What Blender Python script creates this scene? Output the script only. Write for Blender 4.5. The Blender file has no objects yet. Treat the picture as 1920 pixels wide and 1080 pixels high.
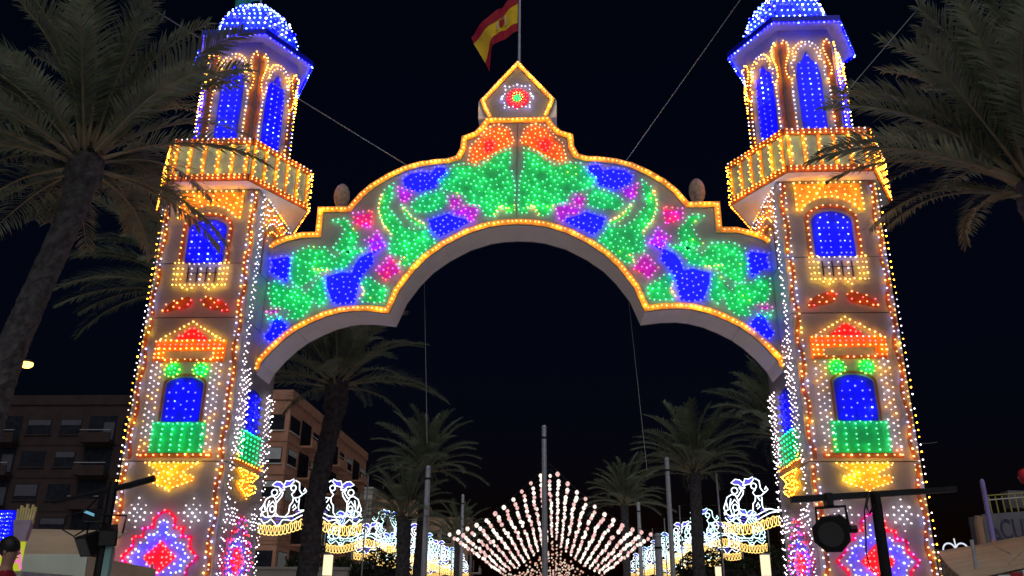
import bpy, bmesh, math, random
from mathutils import Vector, Matrix
random.seed(7)
R = math.radians
scene = bpy.context.scene
col = scene.collection

# ------------------------------------------------------------------ camera
cam_d = bpy.data.cameras.new('camera'); cam = bpy.data.objects.new('camera', cam_d); col.objects.link(cam)
scene.camera = cam
cam_d.sensor_width = 36.0; cam_d.lens = 36.0 * 1595.7 / 1920.0
cam_d.clip_start = 0.1; cam_d.clip_end = 3000
PITCH, YAW, ROLL = 0.3638, -0.0499, -0.0088
fh = Vector((math.sin(YAW), math.cos(YAW), 0)); rt = Vector((math.cos(YAW), -math.sin(YAW), 0)); zz = Vector((0, 0, 1))
fw = fh * math.cos(PITCH) + zz * math.sin(PITCH); up = -fh * math.sin(PITCH) + zz * math.cos(PITCH)
rt2 = rt * math.cos(ROLL) - up * math.sin(ROLL); up2 = rt * math.sin(ROLL) + up * math.cos(ROLL)
cam.matrix_world = Matrix(((rt2.x, up2.x, -fw.x, 0.951), (rt2.y, up2.y, -fw.y, 0.0), (rt2.z, up2.z, -fw.z, 1.6), (0, 0, 0, 1)))

# ------------------------------------------------------------------ world: night sky, faint light from the fairground behind
w = bpy.data.worlds.new('World'); scene.world = w; w.use_nodes = True
nt = w.node_tree; nt.nodes.clear()
sky = nt.nodes.new('ShaderNodeTexSky'); sky.sky_type = 'NISHITA'; sky.sun_disc = False
sky.sun_elevation = R(-1.0); sky.sun_rotation = R(180); sky.air_density = 1.0; sky.dust_density = 0.3; sky.ozone_density = 4.0
bg = nt.nodes.new('ShaderNodeBackground'); bg.inputs[1].default_value = 0.016
wo = nt.nodes.new('ShaderNodeOutputWorld')
nt.links.new(sky.outputs[0], bg.inputs[0]); nt.links.new(bg.outputs[0], wo.inputs[0])
sun_d = bpy.data.lights.new('sun', 'SUN'); sun = bpy.data.objects.new('sun', sun_d); col.objects.link(sun)
sun_d.energy = 0.88; sun_d.angle = R(60); sun_d.color = (0.96, 0.97, 1.0)
# low, from behind the camera and a little to the right
d = Vector((-0.12, 1.0, -0.92)).normalized()
sun.rotation_euler = d.to_track_quat('-Z', 'Y').to_euler()
vs = scene.view_settings
vs.view_transform = 'Standard'; vs.look = 'None'; vs.exposure = 0.0; vs.gamma = 1.0; vs.use_curve_mapping = False
cy = scene.cycles
cy.use_denoising = True; cy.max_bounces = 4; cy.diffuse_bounces = 3; cy.glossy_bounces = 2; cy.transparent_max_bounces = 4
cy.sample_clamp_indirect = 4.0; cy.caustics_reflective = False; cy.caustics_refractive = False
GZ = 0.45          # level of the square the gateway stands on

# ------------------------------------------------------------------ materials
def pm(name, c, rough=0.7, var=0.15, scale=6.0, bump=0.0, c2=None, metal=0.0, spec=0.3, trans=0.0):
    m = bpy.data.materials.new(name); m.use_nodes = True
    n = m.node_tree; b = n.nodes['Principled BSDF']
    tc = n.nodes.new('ShaderNodeTexCoord'); no = n.nodes.new('ShaderNodeTexNoise')
    no.inputs['Scale'].default_value = scale; no.inputs['Detail'].default_value = 6
    n.links.new(tc.outputs['Object'], no.inputs['Vector'])
    cr = n.nodes.new('ShaderNodeValToRGB'); e = cr.color_ramp.elements
    a = c2 if c2 else tuple(x * (1 - var) for x in c); z = c if c2 else tuple(min(1, x * (1 + var)) for x in c)
    e[0].position = 0.32; e[1].position = 0.68; e[0].color = (*a, 1); e[1].color = (*z, 1)
    n.links.new(no.outputs[0], cr.inputs[0]); n.links.new(cr.outputs[0], b.inputs['Base Color'])
    b.inputs['Roughness'].default_value = rough; b.inputs['Metallic'].default_value = metal
    b.inputs['Specular IOR Level'].default_value = spec
    if bump:
        bp = n.nodes.new('ShaderNodeBump'); bp.inputs['Strength'].default_value = bump; bp.inputs['Distance'].default_value = 0.03
        n.links.new(no.outputs[0], bp.inputs['Height']); n.links.new(bp.outputs[0], b.inputs['Normal'])
    return m
def em(name, c, s=1.0):
    m = bpy.data.materials.new(name); m.use_nodes = True
    n = m.node_tree; n.nodes.clear()
    e = n.nodes.new('ShaderNodeEmission'); o = n.nodes.new('ShaderNodeOutputMaterial')
    e.inputs[0].default_value = (*c, 1); e.inputs[1].default_value = s
    n.links.new(e.outputs[0], o.inputs[0])
    return m
M = {}
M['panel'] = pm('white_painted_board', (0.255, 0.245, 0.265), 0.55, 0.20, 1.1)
M['core'] = pm('dark_timber_frame', (0.10, 0.08, 0.07), 0.8)
M['soffit'] = pm('pale_grey_board', (0.84, 0.82, 0.85), 0.6, 0.04, 2.0)
M['rust'] = pm('rust_brown_paint', (0.24, 0.075, 0.028), 0.55, 0.2, 8)
M['amberpaintglow'] = pm('amber_paint_glow', (0.72, 0.36, 0.07), 0.5, 0.12, 8)  # baluster paint; on rims and motif boards, amber lamp glow put into colour
M['teal'] = pm('teal_paint', (0.26, 0.40, 0.44), 0.55, 0.15, 5)
M['bluepaintglow'] = pm('blue_paint_glow', (0.008, 0.012, 0.62), 0.5, 0.08, 5)  # window paint; on flower boards and fascia, blue lamp glow put into colour
M['redpaintglow'] = pm('red_paint_glow', (0.6, 0.03, 0.04), 0.5, 0.08, 5)
M['greenglow'] = pm('green_glow_board', (0.02, 0.44, 0.17), 0.5, 0.12, 3)  # green, purple, orange, lilac: lamp glow on white panel put into colour
M['purpleglow'] = pm('purple_glow_board', (0.42, 0.02, 0.42), 0.5, 0.12, 5)
M['orangeglow'] = pm('orange_glow_board', (0.62, 0.17, 0.015), 0.5, 0.12, 5)
M['lilacglow'] = pm('lilac_glow_board', (0.16, 0.17, 0.62), 0.5, 0.1, 5)
M['crimson'] = pm('crimson_paint_glow', (0.55, 0.01, 0.08), 0.5, 0.1, 5)
M['eaveglow'] = pm('eave_blue_glow', (0.22, 0.27, 0.66), 0.5, 0.08, 4)  # blue light from the eave lamps put into the underside colour
M['domeglow'] = pm('dome_blue_glow', (0.03, 0.06, 0.66), 0.5, 0.08, 5)  # blue lamp light on the facets put into the dome colour
M['dark'] = pm('dark_outline_paint', (0.03, 0.02, 0.03), 0.5)
M['black'] = pm('black_metal', (0.012, 0.012, 0.014), 0.45, 0.3, 12, metal=0.3)
M['pole'] = pm('galvanised_pole', (0.42, 0.42, 0.46), 0.45, 0.15, 9, metal=0.3)
M['cable'] = pm('steel_cable', (0.35, 0.35, 0.38), 0.5)
M['stone'] = pm('weathered_stone', (0.30, 0.24, 0.19), 0.9, 0.35, 9, 0.4)
M['ground'] = pm('pale_paving', (0.55, 0.53, 0.53), 0.85, 0.2, 0.8)
# bulb light colours: radiance in the three channels
# each lamp is a coloured globe; its overexposed core is put into a paler tip
EM = {'W': (3.9, 3.7, 4.2), 'K': (3.9, 3.0, 3.3), 'A': (7.0, 2.5, 0.10), 'Y': (8.0, 4.4, 0.08), 'R': (9.0, 0.05, 0.10),
      'M': (4.4, 0.03, 3.0), 'V': (2.4, 0.05, 4.6), 'G': (0.0, 3.9, 0.95), 'L': (1.6, 5.4, 0.08), 'B': (0.0, 0.0, 15.0),
      'D': (0.7, 1.5, 13.0), 'C': (2.6, 2.9, 7.0), 'O': (6.5, 1.25, 0.05), 'X': (13.0, 6.6, 0.2), 'Z': (9.0, 9.0, 11.0)}
TIP = {'W': (1.5, 1.4, 1.3), 'K': (1.4, 1.15, 1.05), 'A': (1.8, 1.25, 0.70), 'Y': (1.8, 1.4, 0.6), 'R': (1.6, 0.50, 0.45),
       'M': (1.6, 0.55, 1.3), 'V': (1.1, 0.5, 1.6), 'G': (0.42, 1.5, 0.92), 'L': (0.9, 1.5, 0.5), 'B': (0.38, 0.42, 1.8),
       'D': (1.0, 1.25, 2.2), 'C': (1.3, 1.4, 2.0), 'O': (1.7, 1.0, 0.55), 'X': (2.2, 1.6, 0.7), 'Z': (2.5, 2.5, 2.6)}
LV = (1.0, 0.45, 1.9)      # ordinary, tired and fresh lamps
BM = {k: [em('bulb_' + k.lower(), v, (2.9 if k not in 'WKCZ' else 1.55) * q) for q in LV] for k, v in EM.items()}
BT = {k: [em('bulb_tip_' + k.lower(), v, (1.0, 0.75, 1.3)[j]) for j in range(3)] for k, v in TIP.items()}
BORD = list(EM)

# ------------------------------------------------------------------ mesh helpers
ICO_V = None
def _ico():
    b = bmesh.new(); bmesh.ops.create_icosphere(b, subdivisions=1, radius=1.0)
    v = [tuple(x.co) for x in b.verts]; f = [tuple(q.index for q in p.verts) for p in b.faces]; b.free()
    return v, f
ICO_V, ICO_F = _ico()
ICO_N = [tuple(sum(ICO_V[q][k] for q in f) / 3 for k in range(3)) for f in ICO_F]
def root_loc(o):
    while o.parent: o = o.parent
    return o.location
class MB:
    def __init__(s): s.v = []; s.f = []; s.m = []
    def poly(s, pts, mi=0):
        i = len(s.v); s.v += [tuple(p) for p in pts]; s.f.append(tuple(range(i, i + len(pts)))); s.m.append(mi); return s
    def lamp(s, c, r, n, mi):
        i = len(s.v); s.v += [(c[0] + r * x, c[1] + r * y, c[2] + r * z) for x, y, z in ICO_V]
        s.f += [(a + i, b + i, d + i) for a, b, d in ICO_F]
        s.m += [mi + (1 if q[0] * n[0] + q[1] * n[1] + q[2] * n[2] > 0.25 else 0) for q in ICO_N]; return s
    def ball(s, c, r, mi=0):
        i = len(s.v); s.v += [(c[0] + r * x, c[1] + r * y, c[2] + r * z) for x, y, z in ICO_V]
        s.f += [(a + i, b + i, d + i) for a, b, d in ICO_F]; s.m += [mi] * len(ICO_F); return s
    def hexa(s, p, mi=0):   # 8 points: bottom ring 0-3, top ring 4-7
        i = len(s.v); s.v += [tuple(q) for q in p]
        s.f += [tuple(i + k for k in q) for q in ((3, 2, 1, 0), (4, 5, 6, 7), (0, 1, 5, 4), (1, 2, 6, 5), (2, 3, 7, 6), (3, 0, 4, 7))]
        s.m += [mi] * 6; return s
    def box(s, a, b, mi=0):
        x0, y0, z0 = a; x1, y1, z1 = b
        return s.hexa([(x0, y0, z0), (x1, y0, z0), (x1, y1, z0), (x0, y1, z0), (x0, y0, z1), (x1, y0, z1), (x1, y1, z1), (x0, y1, z1)], mi)
    def tube(s, pts, r, n=6, mi=0, cap=True):
        pts = [Vector(p) for p in pts]; rr = r if isinstance(r, (list, tuple)) else [r] * len(pts)
        i0 = len(s.v); u = None
        for k, p in enumerate(pts):
            t = (pts[min(k + 1, len(pts) - 1)] - pts[max(k - 1, 0)])
            if t.length < 1e-9: t = Vector((0, 0, 1))
            t.normalize()
            if u is None: u = t.orthogonal().normalized()
            else:
                u = u - t * u.dot(t)
                u = u.normalized() if u.length > 1e-6 else t.orthogonal().normalized()
            q = t.cross(u)
            for j in range(n):
                a = 2 * math.pi * j / n
                s.v.append(tuple(p + u * (rr[k] * math.cos(a)) + q * (rr[k] * math.sin(a))))
        for k in range(len(pts) - 1):
            for j in range(n):
                a = i0 + k * n + j; b = i0 + k * n + (j + 1) % n
                s.f.append((a, b, b + n, a + n)); s.m.append(mi)
        if cap:
            s.f.append(tuple(i0 + j for j in reversed(range(n)))); s.f.append(tuple(i0 + (len(pts) - 1) * n + j for j in range(n))); s.m += [mi, mi]
        return s
    def prism(s, front, back, mi=0):   # two matching loops
        n = len(front); i = len(s.v); s.v += [tuple(p) for p in front] + [tuple(p) for p in back]
        s.f.append(tuple(range(i, i + n))); s.f.append(tuple(range(i + 2 * n - 1, i + n - 1, -1))); s.m += [mi, mi]
        for k in range(n):
            a = i + k; b = i + (k + 1) % n
            s.f.append((b, a, a + n, b + n)); s.m.append(mi)
        return s
    def lathe(s, c, prof, n=12, mi=0):
        i = len(s.v)
        for r, z in prof:
            for j in range(n):
                a = 2 * math.pi * j / n; s.v.append((c[0] + r * math.cos(a), c[1] + r * math.sin(a), c[2] + z))
        for k in range(len(prof) - 1):
            for j in range(n):
                a = i + k * n + j; b = i + k * n + (j + 1) % n
                s.f.append((a, b, b + n, a + n)); s.m.append(mi)
        return s
    def mesh(s, name, mats, off=(0, 0, 0), smooth=False):
        me = bpy.data.meshes.new(name)
        me.from_pydata([(x - off[0], y - off[1], z - off[2]) for x, y, z in s.v], [], s.f)
        for m in mats: me.materials.append(m)
        if len(mats) > 1: me.polygons.foreach_set('material_index', s.m)
        if smooth: me.polygons.foreach_set('use_smooth', [True] * len(s.f))
        me.update(); return me
    def build(s, name, mats, parent=None, smooth=False, kind=None, label=None):
        if not isinstance(mats, (list, tuple)): mats = [mats]
        off = root_loc(parent) if parent else (0, 0, 0)
        o = bpy.data.objects.new(name, s.mesh(name, mats, off, smooth)); col.objects.link(o)
        o.parent = parent
        if kind: o['kind'] = kind
        if label: o['label'] = label
        return o
def tag(o, label, cat=None, group=None, kind=None):
    if label: o['label'] = label
    if cat: o['category'] = cat
    if group: o['group'] = group
    if kind: o['kind'] = kind
    return o
def empty(name, loc, label, cat, group=None):
    o = bpy.data.objects.new(name, None); col.objects.link(o); o.location = loc; o.empty_display_size = 0.2
    return tag(o, label, cat, group)
def inst(name, me, parent, loc=(0, 0, 0), rz=0.0, sc=1.0, rx=0.0):
    o = bpy.data.objects.new(name, me); col.objects.link(o); o.parent = parent
    o.location = loc; o.rotation_euler = (rx, 0, rz); o.scale = (sc, sc, sc); return o

# 2D helpers ------------------------------------------------------------
def inside(p, poly):
    x, y = p; c = False; j = len(poly) - 1
    for i in range(len(poly)):
        xi, yi = poly[i]; xj, yj = poly[j]
        if (yi > y) != (yj > y) and x < (xj - xi) * (y - yi) / (yj - yi) + xi: c = not c
        j = i
    return c
def along(path, sp, closed=False):
    pts = list(path) + ([path[0]] if closed else [])
    tot = sum(math.dist(a, b) for a, b in zip(pts, pts[1:])); n = max(1, round(tot / sp)); out = []
    step = tot / n; need = 0.0; acc = 0.0
    for a, b in zip(pts, pts[1:]):
        l = math.dist(a, b)
        while need <= acc + l + 1e-9 and len(out) < n + (0 if closed else 1):
            t = (need - acc) / l if l else 0
            out.append((a[0] + (b[0] - a[0]) * t, a[1] + (b[1] - a[1]) * t)); need += step
        acc += l
    return out
def fill(poly, sp, holes=(), rng=random, edge=True, inset=0.0):
    pts = along(poly, sp * 1.0, True) if edge else []
    x0 = min(p[0] for p in poly); x1 = max(p[0] for p in poly); y0 = min(p[1] for p in poly); y1 = max(p[1] for p in poly)
    tries = int((x1 - x0) * (y1 - y0) / (sp * sp) * 40) + 30
    d2 = (sp * 0.84) ** 2
    for _ in range(tries):
        p = (rng.uniform(x0, x1), rng.uniform(y0, y1))
        if not inside(p, poly) or any(inside(p, h) for h in holes): continue
        if all((p[0] - q[0]) ** 2 + (p[1] - q[1]) ** 2 > d2 for q in pts): pts.append(p)
    return pts
def offset(path, dd):
    out = []
    for i, p in enumerate(path):
        ns = []
        for a, b in ((i - 1, i), (i, i + 1)):
            if a < 0 or b >= len(path): continue
            dx, dy = path[b][0] - path[a][0], path[b][1] - path[a][1]; l = math.hypot(dx, dy) or 1
            ns.append((-dy / l, dx / l))
        nx = sum(q[0] for q in ns) / len(ns); ny = sum(q[1] for q in ns) / len(ns); l2 = nx * nx + ny * ny
        k = dd / max(l2, 0.35)
        out.append((p[0] + nx * k, p[1] + ny * k))
    return out
def mir(pts): return [(-x, z) for x, z in pts]

def shrink(poly, dd):
    a = sum(x0 * y1 - x1 * y0 for (x0, y0), (x1, y1) in zip(poly, poly[1:] + poly[:1])); sg = 1 if a > 0 else -1
    q = [poly[-1]] + list(poly) + [poly[0]]; return offset(q, sg * dd)[1:-1]
class Face:
    """A flat board face: s runs sideways, z is height, off stands proud of it."""
    def __init__(f, o, right, normal): f.o = Vector(o); f.r = Vector(right).normalized(); f.n = Vector(normal).normalized(); f.k = 1.0
    def p(f, s, z, off=0.0):
        v = f.o + f.r * (s * f.k) + f.n * off; return (v.x, v.y, z)
    def board(f, mb, poly, t0, t1, mi=0):
        return mb.prism([f.p(s, z, t1) for s, z in poly], [f.p(s, z, t0) for s, z in poly], mi)
    def strip(f, mb, path, wd, t0, t1, mi=0):
        a = offset(path, wd / 2); b = offset(path, -wd / 2)
        for i in range(len(path) - 1):
            f.board(mb, [b[i], b[i + 1], a[i + 1], a[i]], t0, t1, mi)
        return mb
BR = 0.0235
def bulbs(face, items, name, parent, off=0.095, r=BR, skip=None):
    """items: list of (s, z, colour letter) -> one joined part of small lamps"""
    used = []; mb = MB()
    for s, z, c in items:
        if skip and skip(s, z): continue
        if random.random() < 0.012: continue
        lv = random.choices((0, 1, 2), (0.66, 0.18, 0.16))[0]
        if (c, lv) not in used: used.append((c, lv))
        s += random.gauss(0, 0.006); z += random.gauss(0, 0.006)
        mb.lamp(face.p(s, z, off), r * random.uniform(0.80, 1.22), face.n, 2 * used.index((c, lv)))
    if not mb.v: return None
    return mb.build(name, [q for c, lv in used for q in (BM[c][lv], BT[c][lv])], parent, kind='stuff')
def bp(pts, c, alt=None, pa=0.0):
    return [(s, z, (alt if alt and random.random() < pa else c)) for s, z in pts]

# ------------------------------------------------------------------ ground
g = MB(); g.poly([(-1500, -200, GZ), (1500, -200, GZ), (1500, 2500, GZ), (-1500, 2500, GZ)])
tag(g.build('ground', M['ground']), 'pale paved fairground square and street', None, None, 'structure')
# ------------------------------------------------------------------ the gateway towers
TX, TY, HW, HD, TOP = 8.07, 21.40, 1.26, 1.40, 12.12
SEAM = [GZ, 4.89, 8.50, 9.985, 12.12]
def arc(cx, cz, rx, rz, a0, a1, n=14):
    return [(cx + rx * math.cos(R(a0 + (a1 - a0) * i / n)), cz + rz * math.sin(R(a0 + (a1 - a0) * i / n))) for i in range(n + 1)]
def sym(pts): return list(pts) + [(-s, z) for s, z in pts if abs(s) > 1e-6]
CREST = [(-0.65, 4.84), (0.65, 4.84), (0.30, 4.65), (0.26, 4.52), (0.38, 4.57), (0.55, 4.55), (0.56, 4.43), (0.36, 4.36), (0.10, 4.28), (0.0, 4.18), (-0.10, 4.28), (-0.36, 4.36), (-0.56, 4.43), (-0.55, 4.55), (-0.38, 4.57), (-0.26, 4.52), (-0.30, 4.65)]
STARH = [(0.0, 3.74), (0.12, 3.69), (0.25, 3.55), (0.25, 3.36), (0.46, 3.36), (0.46, 3.16), (0.67, 3.16), (0.67, 2.92), (0.89, 2.70)]
INNH = [(0.0, 3.52), (0.10, 3.49), (0.11, 3.20), (0.34, 3.20), (0.36, 3.02), (0.55, 3.02), (0.56, 2.86), (0.70, 2.70)]
def quad(h, zc=2.70):
    q = list(h); q += [(s, 2 * zc - z) for s, z in reversed(h[:-1])]
    return q + [(-s, z) for s, z in reversed(q[1:-1])]
WIN1 = [(-0.50, 10.0), (0.50, 10.0), (0.50, 10.95)] + arc(0, 10.95, 0.50, 0.29, 15, 165, 10) + [(-0.50, 10.95)]
WIN2 = [(-0.46, 5.84), (0.46, 5.84), (0.46, 6.74)] + arc(0, 6.74, 0.46, 0.20, 15, 165, 10) + [(-0.46, 6.74)]
def wave(z0, z1, s0, amp, ph):
    n = int((z1 - z0) / 0.12); return [(s0 + amp * math.sin(2 * math.pi * (z0 + (z1 - z0) * i / n) / 1.15 + ph), z0 + (z1 - z0) * i / n) for i in range(n + 1)]

def face_motifs(fc, T, inner=False, skip=None):
    rnd = random.Random(11 if inner else 5)
    def lamps(*a, **k): return bulbs(*a, r=0.018 if inner else BR, **k)
    def ok(s, z): return not (skip and skip(s, z))
    # painted boards proud of the face
    mb = MB()
    for sd in (-1, 1):
        for a, b in zip(SEAM, SEAM[1:]):
            p = [q for q in wave(max(a + 0.05, 0.6), b - 0.05, 1.14 * sd, 0.045, 0.6 * sd) if ok(*q)]
            if len(p) > 2 and not inner: fc.strip(mb, p, 0.085, 0.0, 0.012)
    fc.strip(mb, [(0.62, 10.0), (0.62, 11.0)] + arc(0, 11.0, 0.62, 0.38, 8, 172, 12) + [(-0.62, 11.0), (-0.62, 10.0)], 0.09, 0.0, 0.014)
    if not inner:
        fc.strip(mb, [(0.52, 5.84), (0.52, 6.76)] + arc(0, 6.76, 0.52, 0.25, 12, 168, 10) + [(-0.52, 6.76), (-0.52, 5.84)], 0.05, 0.0, 0.014)
        fc.board(mb, [(-0.86, 7.33), (0.86, 7.33), (0.86, 7.41), (-0.86, 7.41)], 0, 0.015)
    fc.board(mb, [(-0.90, 4.98), (0.90, 4.98), (0.90, 5.08), (-0.90, 5.08)], 0, 0.018)
    mb.build('painted_trim', M['rust'], T, kind='stuff')
    for w_ in ((WIN1, WIN2) if not inner else (WIN2,)):
        o = MB(); fc.board(o, w_, 0.0, 0.010); wo_ = o.build('window_board', M['bluepaintglow'], T)
        x = MB(); zlo = min(z for s, z in w_); zhi = max(z for s, z in w_)
        for s0 in (-0.0,): fc.board(x, [(s0 - 0.012, zlo), (s0 + 0.012, zlo), (s0 + 0.012, zhi - 0.02), (s0 - 0.012, zhi - 0.02)], 0.010, 0.016)
        for z0 in (zlo + 0.32, zlo + 0.66): fc.board(x, [(-0.44, z0 - 0.010), (0.44, z0 - 0.010), (0.44, z0 + 0.010), (-0.44, z0 + 0.010)], 0.010, 0.015)
        x.build('glazing_bar', M['bluepaintglow'], wo_)
    if not inner:
        d = MB()
        for s0 in (-0.36, -0.12, 0.12, 0.36): fc.board(d, [(s0 - 0.014, 9.46), (s0 + 0.014, 9.46), (s0 + 0.014, 9.88), (s0 - 0.014, 9.88)], 0, 0.012)
        fc.board(d, [(-0.40, 9.70), (0.40, 9.70), (0.40, 9.72), (-0.40, 9.72)], 0.012, 0.016)
        d.build('balcony_bars', M['dark'], T)
    st = MB(); ring = quad(STARH)
    fc.strip(st, ring + [ring[0]], 0.06, 0.0, 0.010)
    st.build('star_outline', M['crimson'], T)
    # motif boards, coloured lamp glow on the panel put into their colour
    SPAN = [(-0.84, 12.03), (-0.84, 11.24)] + [(-s, z) for s, z in arc(0, 10.95, 0.82, 0.68, 25, 155, 12)] + [(0.84, 11.24), (0.84, 12.03)]
    bd = [('spandrel_board', SPAN, 'amberpaintglow', 0.008), ('balustrade_board', [(-0.66, 5.09), (0.66, 5.09), (0.66, 5.83), (-0.66, 5.83)], 'greenglow', 0.012), ('crest_board', CREST, 'amberpaintglow', 0.008),
          ('medallion_inner_board', quad(INNH), 'lilacglow', 0.012), ('diamond_board', [(0, 2.32), (0.38, 2.70), (0, 3.08), (-0.38, 2.70)], 'redpaintglow', 0.018)]
    if not inner: bd += [('pediment_board', [(-0.42, 7.93), (0.42, 7.93), (0, 8.24)], 'redpaintglow', 0.008), ('frieze_board', [(-0.90, 7.62), (0.90, 7.62), (0.90, 7.91), (-0.90, 7.91)], 'orangeglow', 0.010)]
    for nm, pl, mt, th in bd:
        mb = MB(); fc.board(mb, pl, 0.0, th); mb.build(nm, M[mt], T)
    if not inner:
        for sd in (-1, 1):
            mb = MB(); fc.board(mb, arc(sd * 0.35, 7.12, 0.20, 0.20, 0, 337.5, 15), 0, 0.010); mb.build('disc_board', M['greenglow'], T)
            mb = MB(); a = [(0.62, 7.33), (0.90, 7.33), (0.90, 7.62), (0.62, 7.62)]; fc.board(mb, [(sd * s, z) for s, z in (a if sd > 0 else a[::-1])], 0.0, 0.012); mb.build('capital_board', M['orangeglow'], T)
            mb = MB(); a = [(0.12, 8.94), (0.24, 9.07), (0.40, 9.02), (0.62, 8.95), (0.86, 8.72), (0.82, 8.62), (0.55, 8.70), (0.40, 8.71), (0.20, 8.79)]; fc.board(mb, [(sd * s, z) for s, z in (a if sd < 0 else a[::-1])], 0.0, 0.010); mb.build('scroll_board', M['rust'], T)
    # lamps ---------------------------------------------------------
    it = []
    for sd in (-1, 1):
        z = 0.7; k = 0
        while z < 12.02:
            ph = math.sin(2 * math.pi * z / 1.15 + 0.6 * sd)
            for j, s0 in enumerate((1.095, 1.20)):
                if inner: c = 'W' if rnd.random() < 0.85 else 'K'
                else:
                    near = (ph * sd > 0) == (j == 1)
                    c = ('A' if rnd.random() < 0.6 else 'O') if near and rnd.random() < 0.75 else ('K' if rnd.random() < 0.45 else ('C' if rnd.random() < 0.6 else 'A'))
                    if rnd.random() < 0.05: c = 'X'
                    if rnd.random() < 0.02: c = 'Z'
                it.append((sd * s0, z + 0.03 * rnd.uniform(-1, 1) + (0.07 if j else 0), c))
            z += 0.165 if not inner else 0.20
        if inner:
            z = 0.7
            while z < 12.0: it.append((sd * 1.0, z, 'K')); z += 0.24
    lamps(fc, it, 'border_bulbs', T, skip=skip)
    it = []
    sp = [(-0.84, 12.03), (-0.84, 11.24)] + [(-s, z) for s, z in arc(0, 10.95, 0.82, 0.68, 25, 155, 12)] + [(0.84, 11.24), (0.84, 12.03)]
    it += bp(fill(sp, 0.155 if not inner else 0.15, rng=rnd), 'A' if not inner else 'K', 'Y' if not inner else 'A', 0.35)
    fr = along([(0.62, 10.05), (0.62, 11.0)] + arc(0, 11.0, 0.62, 0.38, 8, 172, 12) + [(-0.62, 11.0), (-0.62, 10.05)], 0.175)
    it += bp(fr, 'O', 'A', 0.4)
    lamps(fc, it, 'arch_bulbs', T, skip=skip)
    if not inner:
        it = []
        for z0, ss in ((10.06, (0.12, 0.24, 0.36)), (10.21, (0.12, 0.36)), (10.38, (0.12, 0.24, 0.36)), (10.56, (0.12, 0.36)), (10.74, (0.12, 0.24, 0.36)), (10.89, (0.13, 0.37)), (11.03, (0.28,)), (11.1, (0.12,))):
            it += bp(sym([(s, z0) for s in ss]), 'B', 'D', 0.15)
        lamps(fc, it, 'window_bulbs', T)
        it = []
        it += bp(sym([(s, 9.94) for s in (0.065, 0.195, 0.325, 0.455)]), 'K')
        for s0 in (0.70, 0.60, 0.49): it += bp(sym([(s0, 9.36 + 0.15 * k) for k in range(5)]), 'A', 'Y', 0.5)
        for s0 in (0.0, 0.24): it += bp(sym([(s0, 9.50 + 0.15 * k) for k in range(3)]), 'A', 'K', 0.5)
        it += bp(sym([(0.0 + 0.12 * k, 9.36) for k in range(4)]), 'A', 'X', 0.15)
        it += bp(sym([(0.28, 9.23), (0.42, 9.29), (0.18, 9.28)]), 'Y')
        lamps(fc, it, 'balcony_bulbs', T)
        it = bp(sym([(0.83, 8.67), (0.77, 8.82), (0.70, 8.67), (0.58, 8.92), (0.57, 8.76), (0.49, 8.87), (0.40, 8.75), (0.37, 8.985), (0.235, 9.03), (0.125, 8.945), (0.20, 8.825)]), 'O', 'R', 0.3)
        lamps(fc, it, 'scroll_bulbs', T)
        it = bp(along([(-0.86, 7.85), (0, 8.36), (0.86, 7.85)], 0.125), 'A', 'Y', 0.4)
        for z0, c, al in ((7.87, 'A', 'K'), (7.76, 'R', 'R'), (7.66, 'A', 'Y')): it += bp(sym([(0.07 + 0.14 * k, z0) for k in range(6)]), c, al, 0.3)
        for s0 in (0.86, 0.75, 0.63): it += bp(sym([(s0, 7.42 + 0.12 * k) for k in range(3)]), 'A', 'O', 0.3)
        it += bp(sym([(0.08 + 0.165 * k, 7.37) for k in range(4)]), 'O')
        it += bp(sym([(0.06, 8.18), (0.17, 8.10), (0.07, 8.03), (0.20, 8.0), (0.30, 7.985)]), 'R')
        lamps(fc, it, 'pediment_bulbs', T)
        it = []
        for sd in (-1, 1):
            for k in range(10): it.append((sd * 0.35 + 0.185 * math.cos(k * math.pi / 5), 7.12 + 0.185 * math.sin(k * math.pi / 5), 'L'))
            for k in range(5): it.append((sd * 0.35 + 0.09 * math.cos(k * 1.257 + 0.4), 7.12 + 0.09 * math.sin(k * 1.257 + 0.4), 'G'))
        lamps(fc, it, 'disc_bulbs', T)
    it = []
    for j, s0 in enumerate((0.86, 0.75, 0.64)):
        it += bp(sym([(s0, 5.22 + 0.155 * k + 0.077 * (j % 2)) for k in range(14)]), 'K', 'W' if inner else 'A', 0.2)
    if inner: it += bp(fill([(0.55, 6.9), (1.0, 6.9), (1.0, 8.0), (0.55, 8.0)], 0.17, rng=rnd) + fill([(-1.0, 5.2), (-0.55, 5.2), (-0.55, 7.0), (-1.0, 7.0)], 0.2, rng=rnd), 'K')
    lamps(fc, it, 'column_bulbs', T, skip=skip)
    it = bp(sym([(0.155, 6.76), (0.32, 6.54), (0.15, 6.54), (0.15, 6.33), (0.32, 6.13), (0.15, 6.13), (0.15, 5.92)]), 'B', 'D', 0.2)
    it += bp(sym([(0.32, 6.33), (0.30, 5.94), (0.0, 6.64), (0.0, 6.23)]), 'B')
    lamps(fc, it, 'window_bulbs', T)
    it = []
    for s0 in (0.12, 0.36, 0.60): it += bp(sym([(s0, 5.14 + 0.125 * k) for k in range(6)]), 'G')
    it += bp(sym([(s0, 5.79) for s0 in (0.24, 0.48, 0.0)]), 'G')
    lamps(fc, it, 'balustrade_bulbs', T)
    it = bp(sym([(0.10 + 0.19 * k, 5.03) for k in range(5)] + [(0.74, 5.12), (0.86, 5.15), (0.80, 5.02)]), 'O', 'A', 0.5)
    lamps(fc, it, 'sill_bulbs', T)
    lamps(fc, bp(fill(CREST, 0.115, rng=rnd), 'Y', 'A', 0.45), 'crest_bulbs', T)
    it = []
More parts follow.
